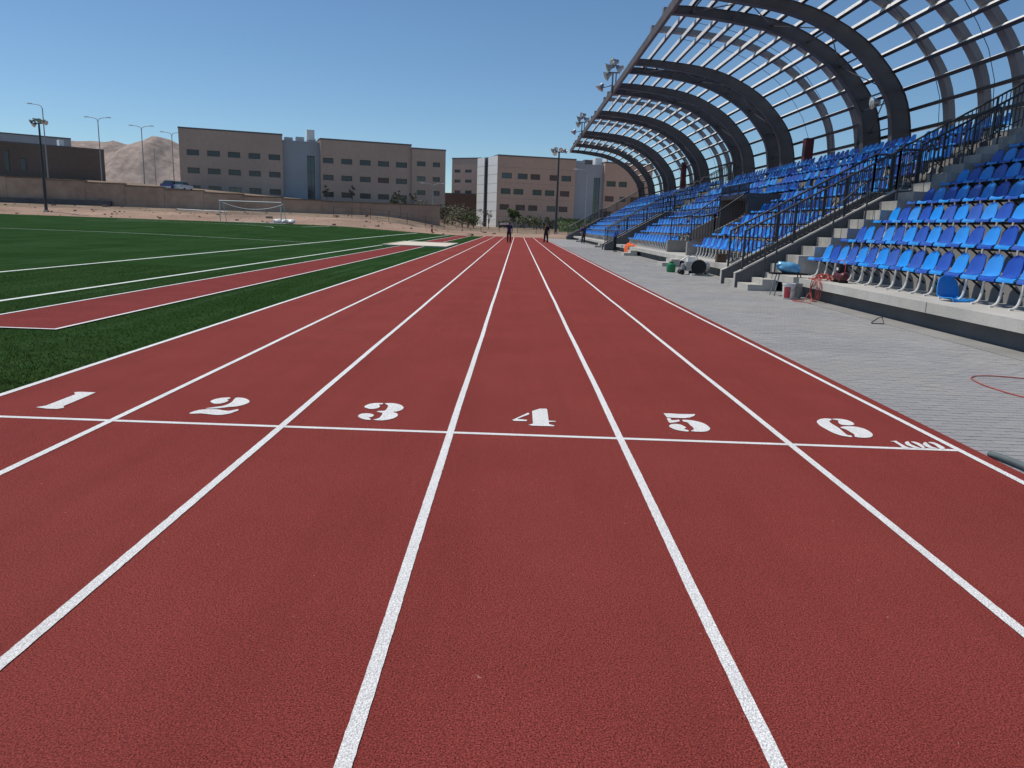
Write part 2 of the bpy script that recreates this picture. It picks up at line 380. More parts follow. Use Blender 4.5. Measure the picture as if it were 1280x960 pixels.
strip('pitch_line', [(PX2-.06, 91.8), (-52, 91.8)], .12, 'pitch_paint', turf)
strip('pitch_line', [(-22.0, 91.7), (-22.0, 80), (-41, 80), (-41, 91.7)], .12, 'pitch_paint', turf)
strip('pitch_line', [(-31+9*math.cos(a), 69+9*math.sin(a)) for a in np.linspace(.3, 2.84, 24)], .10, 'pitch_paint', turf)
strip('pitch_line', [(PX2-.1, 46), (-60, 46)], .10, 'pitch_paint', turf)
def run_band(name, y0, y1, parent=None):
    mb = MB(); ys = list(np.arange(y0, y1, 3))+[y1]
    for y in ys:
        for x in (-7.24, -5.72): mb.v.append((x, y, turf_z(x, y)+.010))
    for i in range(len(ys)-1): mb.f.append((2*i, 2*i+1, 2*i+3, 2*i+2)); mb.m.append(0)
    return mb.build(name, 'runway', parent)
rw = run_band('jump_runway', 9.52, 47.9); tag(rw, 'narrow red runway with white edges on the turf', kind='structure')
for p in ([(-7.21, 9.5), (-7.21, 48)], [(-5.75, 9.5), (-5.75, 48)], [(-7.18, 9.53), (-5.78, 9.53)]): strip('edge_line', p, .055, 'paint', rw, .016)
rw2 = run_band('jump_runway', 57.6, 95); tag(rw2, 'far red runway continuing behind the pale sand pit', kind='structure')
for p in ([(-7.21, 57.7), (-7.21, 95)], [(-5.75, 57.7), (-5.75, 95)]): strip('edge_line', p, .055, 'paint', rw2, .016)
mb = MB()
for j, y in enumerate(np.linspace(48.0, 57.5, 9)):
    for i, x in enumerate(np.linspace(-8.2, -4.45, 6)):
        mb.v.append((x, y, turf_z(x, y)+.05+(.03*math.sin(i*2.1+j*1.3) if 0 < i < 5 and 0 < j < 8 else 0)))
for j in range(8):
    for i in range(5): a = j*6+i; mb.f.append((a, a+1, a+7, a+6)); mb.m.append(0)
pit = mb.build('sand_pit', 'pit_sand', smooth=True); tag(pit, 'pale cream landing pit across the red runway', kind='structure')
def kerbbox(x0, x1, y0, y1):
    z = turf_z((x0+x1)/2, (y0+y1)/2); return MB().box(x0, x1, y0, y1, z-.05, z+.075)
for a in ((-8.3, -4.35, 47.9, 48.0), (-8.3, -4.35, 57.5, 57.6), (-8.3, -8.2, 48.0, 57.5), (-4.45, -4.35, 48.0, 57.5)):
    kerbbox(*a).build('pit_edge', 'pit_sand', pit)
# grass fibres close to the camera (nobody could count them)
def blades():
    n = 190000; u = RNG.random((n, 6)); d = 5.2+17*u[:, 0]**1.9
    X = -4.16-u[:, 1]*np.minimum(d*.55, 8.0)*1.0; Y = d
    keep = ~((X > -7.28) & (X < -5.68) & (Y > 9.46)) & ~(np.abs(X-PX1) < .06) & (X < TL-.03)
    X, Y, u = X[keep], Y[keep], u[keep]; n = len(X)
    Z = np.array([turf_z(x, y) for x, y in zip(X, Y)])
    h = .010+.014*u[:, 2]; a = u[:, 3]*6.283; lx, ly = np.cos(a), np.sin(a); w = .0026+.0014*u[:, 4]; ln = h*(.3+u[:, 5]*1.4)
    V = np.empty((n*3, 3)); V[0::3] = np.stack([X-ly*w, Y+lx*w, Z-.002], 1); V[1::3] = np.stack([X+ly*w, Y-lx*w, Z-.002], 1)
    V[2::3] = np.stack([X+lx*ln, Y+ly*ln, Z+h], 1)
    me = bpy.data.meshes.new('turf_fibres'); me.vertices.add(n*3); me.vertices.foreach_set('co', V.ravel())
    me.loops.add(n*3); me.loops.foreach_set('vertex_index', np.arange(n*3, dtype=np.int32)); me.polygons.add(n)
    me.polygons.foreach_set('loop_start', np.arange(0, n*3, 3, dtype=np.int32)); me.polygons.foreach_set('loop_total', np.full(n, 3, dtype=np.int32))
    me.materials.append(MATS['blade']); me.update(); me.validate()
    o = bpy.data.objects.new('turf_fibres', me); COL.objects.link(o); o.parent = turf; o['kind'] = 'stuff'
blades()

# ---- paved concourse: bed, apron strip, single pavers
conc = MB().box(TR+.004, 7.12, -6, 118, -.25, -.012).build('concourse', 'paving_bed'); tag(conc, 'grey block-paved concourse between the track and the stand', kind='structure')
AP = 6.56
MB().box(AP+.02, 7.118, -6, 118, -.2, .004).build('apron_strip', 'concrete_mid', conc)
pl, pw = .2, .1; cells = []
for r, y in enumerate(np.arange(3.9, 60, pw)):
    x = TR+.012-(pl/2 if r % 2 else 0)
    while x < AP-.02:
        a, b = max(x, TR+.012), min(x+pl, AP)
        if b-a > .03: cells.append((a, b, y))
        x += pl
def paver_geo(mb, a, b, y, dz, g=.0018, mi=0, tilt=0, ln=None):
    w = ln or pw
    z = dz; x0, x1, y0, y1 = a+g, b-g, y+g, y+w-g; c = .0025
    mb.add([(x0, y0, -.012), (x1, y0, -.012), (x1, y1, -.012), (x0, y1, -.012), (x0+c, y0+c, z+tilt), (x1-c, y0+c, z-tilt), (x1-c, y1-c, z-tilt), (x0+c, y1-c, z+tilt)],
           [(0, 1, 5, 4), (1, 2, 6, 5), (2, 3, 7, 6), (3, 0, 4, 7), (4, 5, 6, 7)], mi)
vis = sorted([c for c in cells if in_frame((c[0]+.1, c[2]+.05, 0), 0)], key=lambda c: math.hypot((c[0]+c[1])/2, c[2]))
near = set(vis[:300]); PM = ['paver', 'paver_warm', 'paver_blue']
protos = {}
def pmi(x, y):
    v = math.sin(x*1.9+y*.8)+math.sin(y*1.7-x*.6+2)+RNG.normal()*.9
    v += .12*(y-9)*(y > 9)*(y < 22)+.35*(x-5.2)
    return 1 if v > .85 else 2 if v < -1.0 else 0
rest = MB()
for (a, b, y) in cells:
    dz = float(RNG.normal(0, .0006)); tl = float(RNG.normal(0, .0003)); mi = pmi(a, y)
    if (a, b, y) in near:
        key = (round(b-a, 3), mi)
        if key not in protos:
            m1 = MB(); paver_geo(m1, 0, b-a, 0, 0); protos[key] = m1.mesh('paver', PM[mi])
        o = bpy.data.objects.new('paver', protos[key]); COL.objects.link(o); o.parent = conc; o.location = (a, y, dz); o.rotation_euler = (0, tl*4, 0)
    elif y < 24 or RNG.random() < 1:
        paver_geo(rest, a, b, y, dz, mi=mi, tilt=tl)
o = rest.build('pavers', PM, conc); o['kind'] = 'stuff'
mb = MB()
for r, y in enumerate(np.arange(60, 117.9, .4)): paver_geo(mb, TR+.012, AP, y, 0, .004, 0, 0, .4)
o = mb.build('far_pavers', 'paver', conc); o['kind'] = 'stuff'

# ---- hills
def hill(name, label, D, prof, depth):
    mb = MB(); xs = np.linspace(prof[0][0], prof[-1][0], 150); px, ph = zip(*prof)
    rows = [(0, 0), (.1, .07), (.2, .18), (.3, .31), (.4, .45), (.52, .62), (.65, .8), (.75, .9), (.85, .97), (1, 1.0), (1.25, .8), (1.8, .2), (2, 0)]
    rn = np.random.default_rng(int(D))
    for (t, k) in rows:
        for i, x in enumerate(xs):
            h = np.interp(x, px, ph); j = (math.sin(x*.045)*.5+math.sin(x*.11+t*7)*.4+rn.normal()*.12)*.045*h*(.02 if t == 1.0 else 1)
            mb.v.append((x, D+t*depth, -1+h*k+j))
    n = len(xs)
    for j in range(len(rows)-1):
        for i in range(n-1): a = j*n+i; mb.f.append((a, a+1, a+n+1, a+n)); mb.m.append(0)
    o = mb.build(name, 'hill', smooth=True); tag(o, label, kind='structure')
def hp(px, py, D): p = at_y(px, py, D); return (p.x, p.z+1)
D1 = 1500
hill('hill', 'rounded bare desert hill with a flat crest', D1-260, [hp(-60, 225, D1), hp(60, 205, D1), hp(125, 194, D1), hp(160, 187.5, D1), hp(170, 183, D1), hp(177, 178, D1), hp(185, 175, D1), hp(197, 173.8, D1), hp(211, 174, D1), hp(219, 177.5, D1), hp(228, 183, D1), hp(260, 198, D1), hp(380, 235, D1)], 260)
D2 = 1900
hill('hill', 'long low bare desert ridge behind the rounded hill', D2-300, [hp(-260, 215, D2), hp(-80, 196, D2), hp(20, 190, D2), hp(60, 182, D2), hp(95, 176.5, D2), hp(115, 176, D2), hp(150, 179.5, D2), hp(172, 182, D2), hp(215, 190, D2), hp(320, 225, D2)], 300)

# ================================================================== GRANDSTAND
SX, TRD, RIS, Z0S, NR = 7.88, .80, .50, .46, 9
YN, YF = 3.0, 97.0
stand = thing('grandstand', 'stepped concrete grandstand beside the grey concourse', 'grandstand', (7.0, 50, 0))
def tread(i): return (6.93 if i == 0 else 8.4+TRD*(i-1), 8.4+TRD*i, Z0S+RIS*i)
VY0, VY1 = 34.3, 39.0
for i in range(NR):
    x0, x1, z = tread(i)
    if i == NR-1: x1 = 15.6
    segs = [(YN, VY0), (VY1, YF)] if 1 <= i <= 4 else [(YN, YF)]
    for a, b in segs:
        mb = MB().box(x0, x1+.15, a, b, z-(.18 if i == 0 else .56), z)
        mb.build('terrace_step' if i else 'front_slab', 'concrete' if i == 0 else 'concrete_mid', stand)
MB().box(7.12, 8.3, YN, YF-.02, -.2, .279).build('base_wall', 'concrete_dark_shade', stand)
MB().box(15.45, 15.62, YN, YF, 4.462, 5.0).build('back_parapet', 'concrete_mid', stand)
poly = [(7.4, -.2), (15.6, -.2), (15.6, 4.3), (7.4, -.0)]
MB().prism(poly, YF-.3, YF-.03).build('end_wall', 'concrete_mid', stand)
for y in np.arange(YN+4, YF, 6.0):          # joints of the front slab
    MB().box(6.925, 6.934, y-.006, y+.006, .285, .455).build('slab_joint', 'concrete_dark_shade', stand)
# vomitory
mb = MB(); zt = 3.02; mb.box(9.95, 11.7, VY0, VY0+.22, .44, zt).box(9.95, 11.7, VY1-.22, VY1, .44, zt).box(9.9, 11.75, VY0-.02, VY1+.02, zt+.002, zt+.2)
mb.build('vomitory_portal', 'concrete_dark_shade', stand)
MB().box(11.45, 11.6, VY0+.222, VY1-.222, .44, zt-.003).build('vomitory_shade_panel', 'black_steel', stand)  # black panel standing in for the shade inside the opening
for y0, y1 in ((VY0-.02, VY0+.2), (VY1-.2, VY1+.02)):
    MB().prism([(7.45, .462), (9.948, .462), (9.948, 2.3), (8.6, 1.55), (8.6, 1.05), (7.45, 1.05)], y0, y1).build('vomitory_wall', 'concrete_mid', stand)
# aisle steps
AISLES = [(20.62, 21.62), (33.0, 34.2), (45.0, 46.2), (62.2, 63.4), (82.5, 83.7)]
for a, b in AISLES:
    MB().box(6.18, 6.58, a, b, -.02, .16).build('aisle_step', 'concrete', stand)
    MB().box(6.56, 6.925, a+.003, b-.003, -.02, .31).build('aisle_step', 'concrete', stand)
    if a > 30: continue                     # the other openings only have the two kerb steps
    for k in range(16):
        xa = 7.05+.4*k; zb = Z0S+RIS*max(0, math.floor((xa+.05-8.4)/TRD)+1)
        MB().box(xa, xa+.4, a+.002, b-.002, zb+.002, Z0S+.25*(k+1)).build('aisle_step', 'concrete_step', stand)

# ---- railings
def railing(parent, path, h0, spacing=.112, n_ind=True, post_sp=1.5, y=None, name='railing', base_off=.0):
    """path: list of (x,y,z) along the foot; vertical balusters between a bottom rail and a top rail"""
    r = bpy.data.objects.new(name, None); COL.objects.link(r); r.parent = parent; OFFS[r.name] = OFFS[parent.name]
    P = [Vector(p) for p in path]; up = Vector((0, 0, 1))
    MB().tube([p+up*h0 for p in P], .03, 8).build('top_rail', 'rail_steel', r, True)
    MB().tube([p+up*.09 for p in P], .016, 6).build('bottom_bar', 'rail_steel', r, True)
    big = MB(); bar_proto = None
    for a, b in zip(P[:-1], P[1:]):
        L = (b-a).length; hl = math.hypot(b.x-a.x, b.y-a.y)
        n = max(1, int(hl/spacing)); npost = max(1, round(hl/post_sp))
        for k in range(npost+1):
            p = a+(b-a)*(k/npost)
            MB().box(p.x-.025, p.x+.025, p.y-.025, p.y+.025, p.z-.02, p.z+h0+.01).build('post', 'rail_steel', r)
        for k in range(1, n):
            p = a+(b-a)*(k/n)
            if n_ind:
                if bar_proto is None: bar_proto = MB().tube([(0, 0, .09), (0, 0, h0-.02)], .0155, 5).mesh('baluster', 'rail_steel')
                o = bpy.data.objects.new('baluster', bar_proto); COL.objects.link(o); o.parent = r; o.location = p-Vector(OFFS[r.name])
            else: big.tube([p+up*.09, p+up*(h0-.03)], .0155, 4, caps=False)
    if big.v: o = big.build('balusters', 'rail_steel', r); o['kind'] = 'stuff'
    return r
SLP = .575
def stair(yc, label, near=True, wid=1.46, top=True):
    st = thing('stair', label, 'stair', (6.15, yc, 0))
    ya, yb = yc-wid/2, yc+wid/2
    XE, XL = 10.3, 10.82
    def para(x): return .41+SLP*(min(x, XE)-6.18)
    zE = para(XE)
    for y0, y1 in ((ya-.08, ya+.08), (yb-.08, yb+.08)):
        MB().prism([(6.12, -.02), (7.2, -.02), (XL, 1.35), (XL, zE), (XE, zE), (6.22, para(6.22)), (6.12, .38)], y0, y1).build('parapet', 'concrete_dark_shade', st)
        MB().prism([(6.10, .41), (6.21, para(6.21)+.03), (XE, zE+.03), (XL+.01, zE+.03), (XL+.01, zE+.001), (XE, zE+.001), (6.22, para(6.22)+.001), (6.10, .381)], y0-.015, y1+.015).build('coping', 'concrete', st)
        MB().box(6.105, 6.119, y0+.003, y1-.003, -.01, .38).build('parapet_lit_face', 'concrete', st)  # thin light plate: sunlit front of the parapet put into the colour
    n = 14; rs = 2.46/n; td = (XE-6.2)/n
    for k in range(n):
        MB().box(6.2+k*td, 6.2+(k+1)*td+(.02 if k < n-1 else -.002), ya+.083, yb-.083, -.01 if k < 2 else rs*(k-1), rs*(k+1)).build('step', 'concrete_step', st)
    MB().box(XE, XL+.03, ya+.083, yb-.083, 2.1, 2.464).build('landing', 'concrete', st)
    for y in (ya, yb):
        path = [(6.3, y, para(6.3)+.03), (XE, y, zE+.03), (XL-.03, y, zE+.03)]
        railing(st, path, 1.05, n_ind=near)
        if top: railing(st, [(XL+.03, y, 2.86), (14.9, y, 5.22)], 1.12, n_ind=near)
    if top:
        for i in range(5, NR):
            x0, x1, z = tread(i)
            MB().box(x0-.36, x0-.002, ya+.05, yb-.05, z-RIS+.002, z-RIS/2).build('step', 'concrete_step', st)
    return st
stair(22.45, 'dark walled concrete stair with black railings beside the bucket and step aisle')
stair(55.6, 'distant walled stair with railings behind the worker in a blue shirt', near=False)
stair(97.9, 'walled stair with railings closing the far end of the grandstand', near=False)
# vomitory guard rails belong to the stand
railing(stand, [(7.6, VY0+.09, 1.05), (8.6, VY0+.09, 1.3), (9.9, VY0+.09, 2.25)], 1.0, n_ind=True, name='vomitory_railing')
railing(stand, [(9.95, VY0+.1, 3.22), (9.95, VY1-.1, 3.22)], .42, n_ind=False, name='vomitory_railing')
railing(stand, [(7.6, VY1-.09, 1.05), (8.6, VY1-.09, 1.3), (9.9, VY1-.09, 2.25)], 1.0, n_ind=False, name='vomitory_railing')
# aisle handrails with looped ends
def aisle_rail(y, label):
    t = thing('aisle_handrail', label, 'handrail', (6.9, y, 0), group='handrails along the step aisles')
    def loop(xa, za, xb, zb, h=.95):
        pts = [(xa, y, za), (xa, y, za+h*.82), (xa+.05, y, za+h*.95), (xa+.16, y, za+h), (xb-.1, y, zb+h), (xb, y, zb+h*.94), (xb+.03, y, zb+h*.8), (xb+.03, y, zb)]
        MB().tube(smooth_path(pts, 5), .021, 8).build('hoop', 'rail_steel', t, True)
    loop(6.72, .31, 6.98, .46)
    for k in (3, 7, 11): xa = 7.05+.4*k+.2; loop(xa, Z0S+.25*(k+1), xa+.8, Z0S+.25*(k+3))
aisle_rail(21.1, 'looped steel handrail in the step aisle beside the blue bag')

# ---- seats
def seat_mesh(name, m, ns=11, nw=7, thick=True):
    prof = [(-.235, -.045), (-.232, -.012), (-.205, .006), (-.12, -.004), (-.01, -.016), (.09, -.012), (.155, .012), (.188, .062), (.210, .13), (.228, .20), (.242, .26), (.252, .305), (.258, .338), (.262, .358), (.264, .366)]
    wid = [.214, .222, .226, .226, .225, .224, .224, .224, .222, .213, .192, .162, .122, .076, .030]
    mb = MB(); ns = len(prof); us = np.linspace(-1, 1, nw)
    lay = (0, .016) if thick else (0,)
    for d in lay:
        for i, ((x, z), w) in enumerate(zip(prof, wid)):
            j0, j1 = max(0, i-1), min(ns-1, i+1); tx, tz = prof[j1][0]-prof[j0][0], prof[j1][1]-prof[j0][1]; l = math.hypot(tx, tz)
            nx, nz = tz/l, -tx/l            # away from the sitter
            for u in us:
                e = (.030 if i < 7 else .046)*u*u*(1 if 1 < i < 11 else .6)
                mb.v.append((x-nx*e+nx*d, u*w, z-nz*e+nz*d))
    n0 = ns*nw
    for L in range(len(lay)):
        for i in range(ns-1):
            for k in range(nw-1):
                a = L*n0+i*nw+k; q = (a, a+1, a+nw+1, a+nw); mb.f.append(q if L == 0 else q[::-1]); mb.m.append(0)
    if thick:
        rim = [(0, k) for k in range(nw)]+[(i, nw-1) for i in range(1, ns)]+[(ns-1, k) for k in range(nw-2, -1, -1)]+[(i, 0) for i in range(ns-2, 0, -1)]
        ids = [i*nw+k for i, k in rim]
        for a, b in zip(ids, ids[1:]+ids[:1]): mb.f.append((a, b, b+n0, a+n0)); mb.m.append(0)
    return mb.mesh(name, m, smooth=True), mb
for nm in ('seat_light', 'seat_dark'):                 # sun-faded differently from seat to seat
    n = MATS[nm].node_tree; b = n.nodes['Principled BSDF']; src = b.inputs['Base Color'].links[0].from_socket
    oi = n.nodes.new('ShaderNodeObjectInfo'); mr = n.nodes.new('ShaderNodeMapRange'); mr.inputs[3].default_value = 0; mr.inputs[4].default_value = .16
    n.links.new(oi.outputs['Random'], mr.inputs[0]); mx_ = n.nodes.new('ShaderNodeMix'); mx_.data_type = 'RGBA'; mx_.inputs['B'].default_value = (.22, .38, .62, 1)
    n.links.new(mr.outputs[0], mx_.inputs['Factor']); n.links.new(src, mx_.inputs['A']); n.links.new(mx_.outputs['Result'], b.inputs['Base Color'])
SM = {0: seat_mesh('stadium_seat', 'seat_light')[0], 1: seat_mesh('stadium_seat', 'seat_dark')[0]}
_, LOW = seat_mesh('far_seat', 'seat_light', nw=4, thick=False)
SECT = [('A', 8.6, 20.5), ('B', 23.9, 34.1), ('V', 34.3, 39.0), ('C', 39.3, 54.3), ('D', 57.0, 76.0), ('E', 76.4, 96.6)]
PITCHS = .508; seats = []
for s, a, b in SECT:
    n = int((b-a)/PITCHS)
    for i in range(NR):
        if s == 'V' and i < 5: continue
        for k in range(n):
            y = b-.24-k*PITCHS if s == 'A' else a+.25+k*PITCHS
            if s != 'A' and RNG.random() < .035: continue
            seats.append((s, i, k, SX+TRD*i, y, Z0S+RIS*i+.455))
ROWN = ['bottom', 'second', 'third', 'fourth', 'fifth', 'sixth', 'seventh', 'eighth', 'top']
SECN = {'A': 'block with a loose seat below', 'B': 'between walled stair and vomitory', 'V': 'above the vomitory', 'C': 'just beyond the vomitory', 'D': 'past the distant walled stair', 'E': 'in the farthest block'}
FROM = {'A': 'from the step aisle', 'B': 'from the walled stair', 'V': 'counted from the walled stair', 'C': 'from the vomitory'}
ORD = ['first', 'second', 'third', 'fourth', 'fifth', 'sixth', 'seventh', 'eighth', 'ninth', 'tenth', 'eleventh', 'twelfth', 'thirteenth', 'fourteenth', 'fifteenth', 'sixteenth', 'seventeenth', 'eighteenth', 'nineteenth', 'twentieth'] + [f'{n}th' for n in range(21, 60)]
RANK = {}
for q in seats: RANK[q] = sum(1 for w in RANK if w[0] == q[0] and w[1] == q[1])
def visible(s):
    x, y, z = s[3:]; return in_frame((x, y, z+.15), 12)
cand = sorted([s for s in seats if visible(s)], key=lambda s: s[3]**2+s[4]**2)
ind = cand[:300]; indset = set(ind); far = MB(); seg = {}
for s in seats:
    if s[0] == 'A' and not visible(s) and s not in indset and s[4] < 8.9+s[1]*1.1: continue
    c = (s[2]+s[1]) % 2 if s[0] == 'A' else int(RNG.random() < .5) if s[1] > 4 else (s[2]+s[1]) % 2
    jit = RNG.normal(size=3)
    if s in indset:
        o = bpy.data.objects.new('stadium_seat', SM[c]); COL.objects.link(o)
        o.location = (s[3]+jit[0]*.004, s[4]+jit[1]*.006, s[5]); o.rotation_euler = (jit[0]*.008, jit[1]*.012, jit[2]*.02)
        cn = ('light blue', 'dark blue')[c]
        rn = ROWN[s[1]]+' row'
        tag(o, f'{cn} seat, {rn}, {ORD[RANK[s]]} {FROM.get(s[0], "in the far block")}'+(', over the portal' if s[0] == 'V' else ''), 'seat', f'blue plastic seats, {rn}, {SECN.get(s[0], "far block")}')
    else:
        o0 = len(far.v); an = jit[1]*.03; ca, sa = math.cos(an), math.sin(an)
        far.v += [(x*ca+z*sa+s[3], y+s[4], -x*sa+z*ca+s[5]) for x, y, z in LOW.v]
        far.f += [tuple(i+o0 for i in f) for f in LOW.f]; far.m += [c]*len(LOW.f)
o = far.build('far_seats', ['seat_light', 'seat_dark'], smooth=False); me = o.data; me.polygons.foreach_set('use_smooth', [True]*len(me.polygons))
tag(o, 'remaining blue plastic seats of the farther blocks of the stand', 'seats', kind='stuff')
# seat frames: one thing per row and block
def leg_mb():
    return MB().tube(smooth_path([(-.10, 0, -.03), (-.11, 0, -.16), (-.125, 0, -.30), (-.155, 0, -.385), (-.21, 0, -.428), (-.27, 0, -.437)], 4), .0215, 8)
LEG = leg_mb().mesh('leg', 'leg_steel', smooth=True)
BRK = MB().box(.02, .36, -.012, .012, -.08, -.05, mx=Matrix.Rotation(rad(38), 4, 'Y')).box(-.05, .05, -.03, .03, -.05, -.022).mesh('bracket', 'black_steel')
for s, a, b in SECT:
    for i in range(NR):
        if s == 'V' and i < 5: continue
        x, z = SX+TRD*i, Z0S+RIS*i+.455
        if s == 'A': a2 = 9.0+i*.9
        else: a2 = a+.03
        t = thing('seat_frame', f'steel beam and legs under the {ROWN[i]} seat row, {SECN.get(s, "far blocks")}', 'seat frame', (x, b, Z0S+RIS*i), group=f'seat frames, {ROWN[i]} row, {SECN.get(s, "far blocks")}')
        MB().box(x-.03, x+.03, a2, b-.03, z-.085, z-.035).build('beam', 'black_steel', t)
        n = int((b-a)/PITCHS); big = MB()
        for k in range(n):
            y = b-.24-k*PITCHS-.25 if s == 'A' else a+.5+k*PITCHS
            if y < a2 or y > b-.05: continue
            if s in 'AB' or (s == 'C' and i < 2):
                if s == 'A' or k % 2 == 0 or i == 0:
                    for nm, me in (('leg', LEG), ('bracket', BRK)):
                        o = bpy.data.objects.new(nm, me); COL.objects.link(o); o.parent = t; o.location = (0, y-b, .455)
            elif k % 2 == 0:
                big.tube([(x, y, z-.05), (x-.01, y, z-.34), (x-.12, y, z-.437)], .022, 4, caps=False)
        if big.v: o = big.build('legs', 'leg_steel', t); o['kind'] = 'stuff'

# ---- canopy
PROF = smooth_path([(6.2, 10.56), (7.05, 10.53), (7.95, 10.45), (9.5, 10.26), (10.7, 10.0), (11.75, 9.6), (13.1, 8.82), (14.1, 7.85), (14.8, 6.85), (15.1, 5.7), (15.2, 4.44)], 4)
PA = np.array(PROF); sl = np.r_[0, np.cumsum(np.hypot(*np.diff(PA, axis=0).T))]; SLEN = sl[-1]
def prof_at(t, off=0.0):
    s = t*SLEN; x, z = np.interp(s, sl, PA[:, 0]), np.interp(s, sl, PA[:, 1]); e = .05
    x1, z1 = np.interp(min(s+e, SLEN), sl, PA[:, 0]), np.interp(min(s+e, SLEN), sl, PA[:, 1]); x0, z0 = np.interp(max(s-e, 0), sl, PA[:, 0]), np.interp(max(s-e, 0), sl, PA[:, 1])
    tx, tz = x1-x0, z1-z0; l = math.hypot(tx, tz); nx, nz = -tz/l, tx/l     # outward (up / away from the seats)
    if nz < 0 and abs(nz) > .05: nx, nz = -nx, -nz
    if nx < 0: nx, nz = abs(nx), nz
    return x+nx*off, z+nz*off
def depth(t): return .33+.26*min(1, t/.6)+.23*max(0, (t-.6)/.4)
def bow(mb, y, w, off, dep, n=44, t0=0, t1=1, fl=.022, plate=True):
    """curved I-girder: web and two flanges (or a box when plate is False)"""
    def sweep(o0, o1, w):
        b = len(mb.v)
        for k in range(n+1):
            t = t0+(t1-t0)*k/n
            d = dep(t)
            for oo, yy in ((o0(d), -w/2), (o0(d), w/2), (o1(d), w/2), (o1(d), -w/2)):
                x, z = prof_at(t, off+oo); mb.v.append((x, y+yy, z))
        for k in range(n):
            for q in range(4):
                a = b+k*4+q; c = b+k*4+(q+1) % 4; mb.f.append((a, c, c+4, a+4)); mb.m.append(0)
        mb.f.append((b, b+1, b+2, b+3)); e = b+n*4; mb.f.append((e+3, e+2, e+1, e)); mb.m += [0, 0]
    if plate:
        sweep(lambda d: -d/2, lambda d: -d/2+fl, w); sweep(lambda d: d/2-fl, lambda d: d/2, w); sweep(lambda d: -d/2+fl+.001, lambda d: d/2-fl-.001, w*.72)
    else: sweep(lambda d: -d/2, lambda d: d/2, w)
    return mb
canopy = thing('canopy', 'dark curved steel canopy frame arching over the stand', 'canopy', (15.2, 50, 4.46))
ARCH = [18.9, 21.3, 32.2, 34.8, 45.3, 47.6, 52.7, 54.9, 64.8, 66.9, 78.4, 81.0, 90.2, 97.4]
for y in ARCH: bow(MB(), y, .34, 0, depth).build('arch', 'arch_paint', canopy, True)
mb = MB(); ns = 24                                    # roof sheet already laid over one bay: its shade lies on the upper seats
for k in range(ns+1):
    tt = .03+.59*k/ns; a = prof_at(tt, depth(tt)/2+.19); b = prof_at(tt, depth(tt)/2+.21)
    mb.v += [(a[0], 19.2, a[1]), (a[0], 23.75, a[1]), (b[0], 23.75, b[1]), (b[0], 19.2, b[1])]
for k in range(ns):
    for q in range(4): i, j = k*4+q, k*4+(q+1) % 4; mb.f.append((i, j, j+4, i+4)); mb.m.append(0)
mb.f += [(3, 2, 1, 0), (ns*4, ns*4+1, ns*4+2, ns*4+3)]; mb.m += [0, 0]
mb.build('roof_sheet', 'galvanised', canopy)
RIBS = [23.6, 25.7, 27.6, 29.8, 37.5, 40.7, 57.2, 59.7, 62.2, 69.4, 72.6, 75.6, 83.2, 85.5, 87.8, 92.6, 95.0]
for y in RIBS: bow(MB(), y, .40, .66, lambda t: .24, plate=False).build('rib', 'rib_paint', canopy, True)
NP = 17
for k in range(NP):
    t = .005+.955*k/(NP-1); x, z = prof_at(t, depth(t)/2+.125)
    x2, z2 = prof_at(t, depth(t)/2+.16); nv = Vector((x2-x, 0, z2-z)).normalized(); tv = Vector((nv.z, 0, -nv.x)); c = Vector((x, 0, z))
    q = [c-nv*.10-tv*.065, c+nv*.10-tv*.065, c+nv*.10+tv*.065, c-nv*.10+tv*.065]
    mb = MB().add([(p.x, y, p.z) for y in (16.5, 97.7) for p in q], [(0, 1, 2, 3), (7, 6, 5, 4), (0, 4, 5, 1), (1, 5, 6, 2), (2, 6, 7, 3), (3, 7, 4, 0)]); mb.m = [0, 0, 0, 0, 0, 1]; mb.build('purlin', ['galvanised', 'purlin_shade'], canopy)
x, z = prof_at(0, 0); MB().box(x-.16, x-.004, 16.4, 97.8, z-.14, z+.26).build('edge_beam', 'edge_steel', canopy)
# ties and bracing inside each pair
for a, b in [(0, 1), (2, 3), (4, 5), (6, 7), (8, 9), (10, 11)]:
    ya, yb = ARCH[a]+.12, ARCH[b]-.12; mb = MB()
    for j, t in enumerate((.06, .2, .34, .48, .62, .76, .88)):
        x, z = prof_at(t, -.05); mb.tube([(x, ya, z), (x, yb, z)], .035, 5)
        if j < 6:
            t2 = (.2, .34, .48, .62, .76, .88)[j]; x2, z2 = prof_at(t2, -.05)
            mb.tube([(x, ya if j % 2 else yb, z), (x2, yb if j % 2 else ya, z2)], .025, 5)
    mb.build('bracing', 'arch_paint', canopy)
def cable(y0, t0, y1, t1):
    pts = [];
    for k in range(13):
        q = k/12; t = t0+(t1-t0)*q; x, z = prof_at(t, .45); pts.append((x, y0+(y1-y0)*q, z))
    MB().tube(pts, .011, 4, caps=False).build('cable', 'black_steel', canopy)
for ya, yb in ((21.6, 32), (35, 45), (55, 64.6), (67, 78)):
    for q in (.3, .62): 
        cable(ya+(yb-ya)*q, .12, ya+(yb-ya)*(q+.22), .97)
for y, x in ((36.9, 15.45), (57.5, 15.4), (70, 15.4)): MB().box(x-.06, x+.06, y-.06, y+.06, 4.9, 7.3).build('back_post', 'arch_paint', canopy)

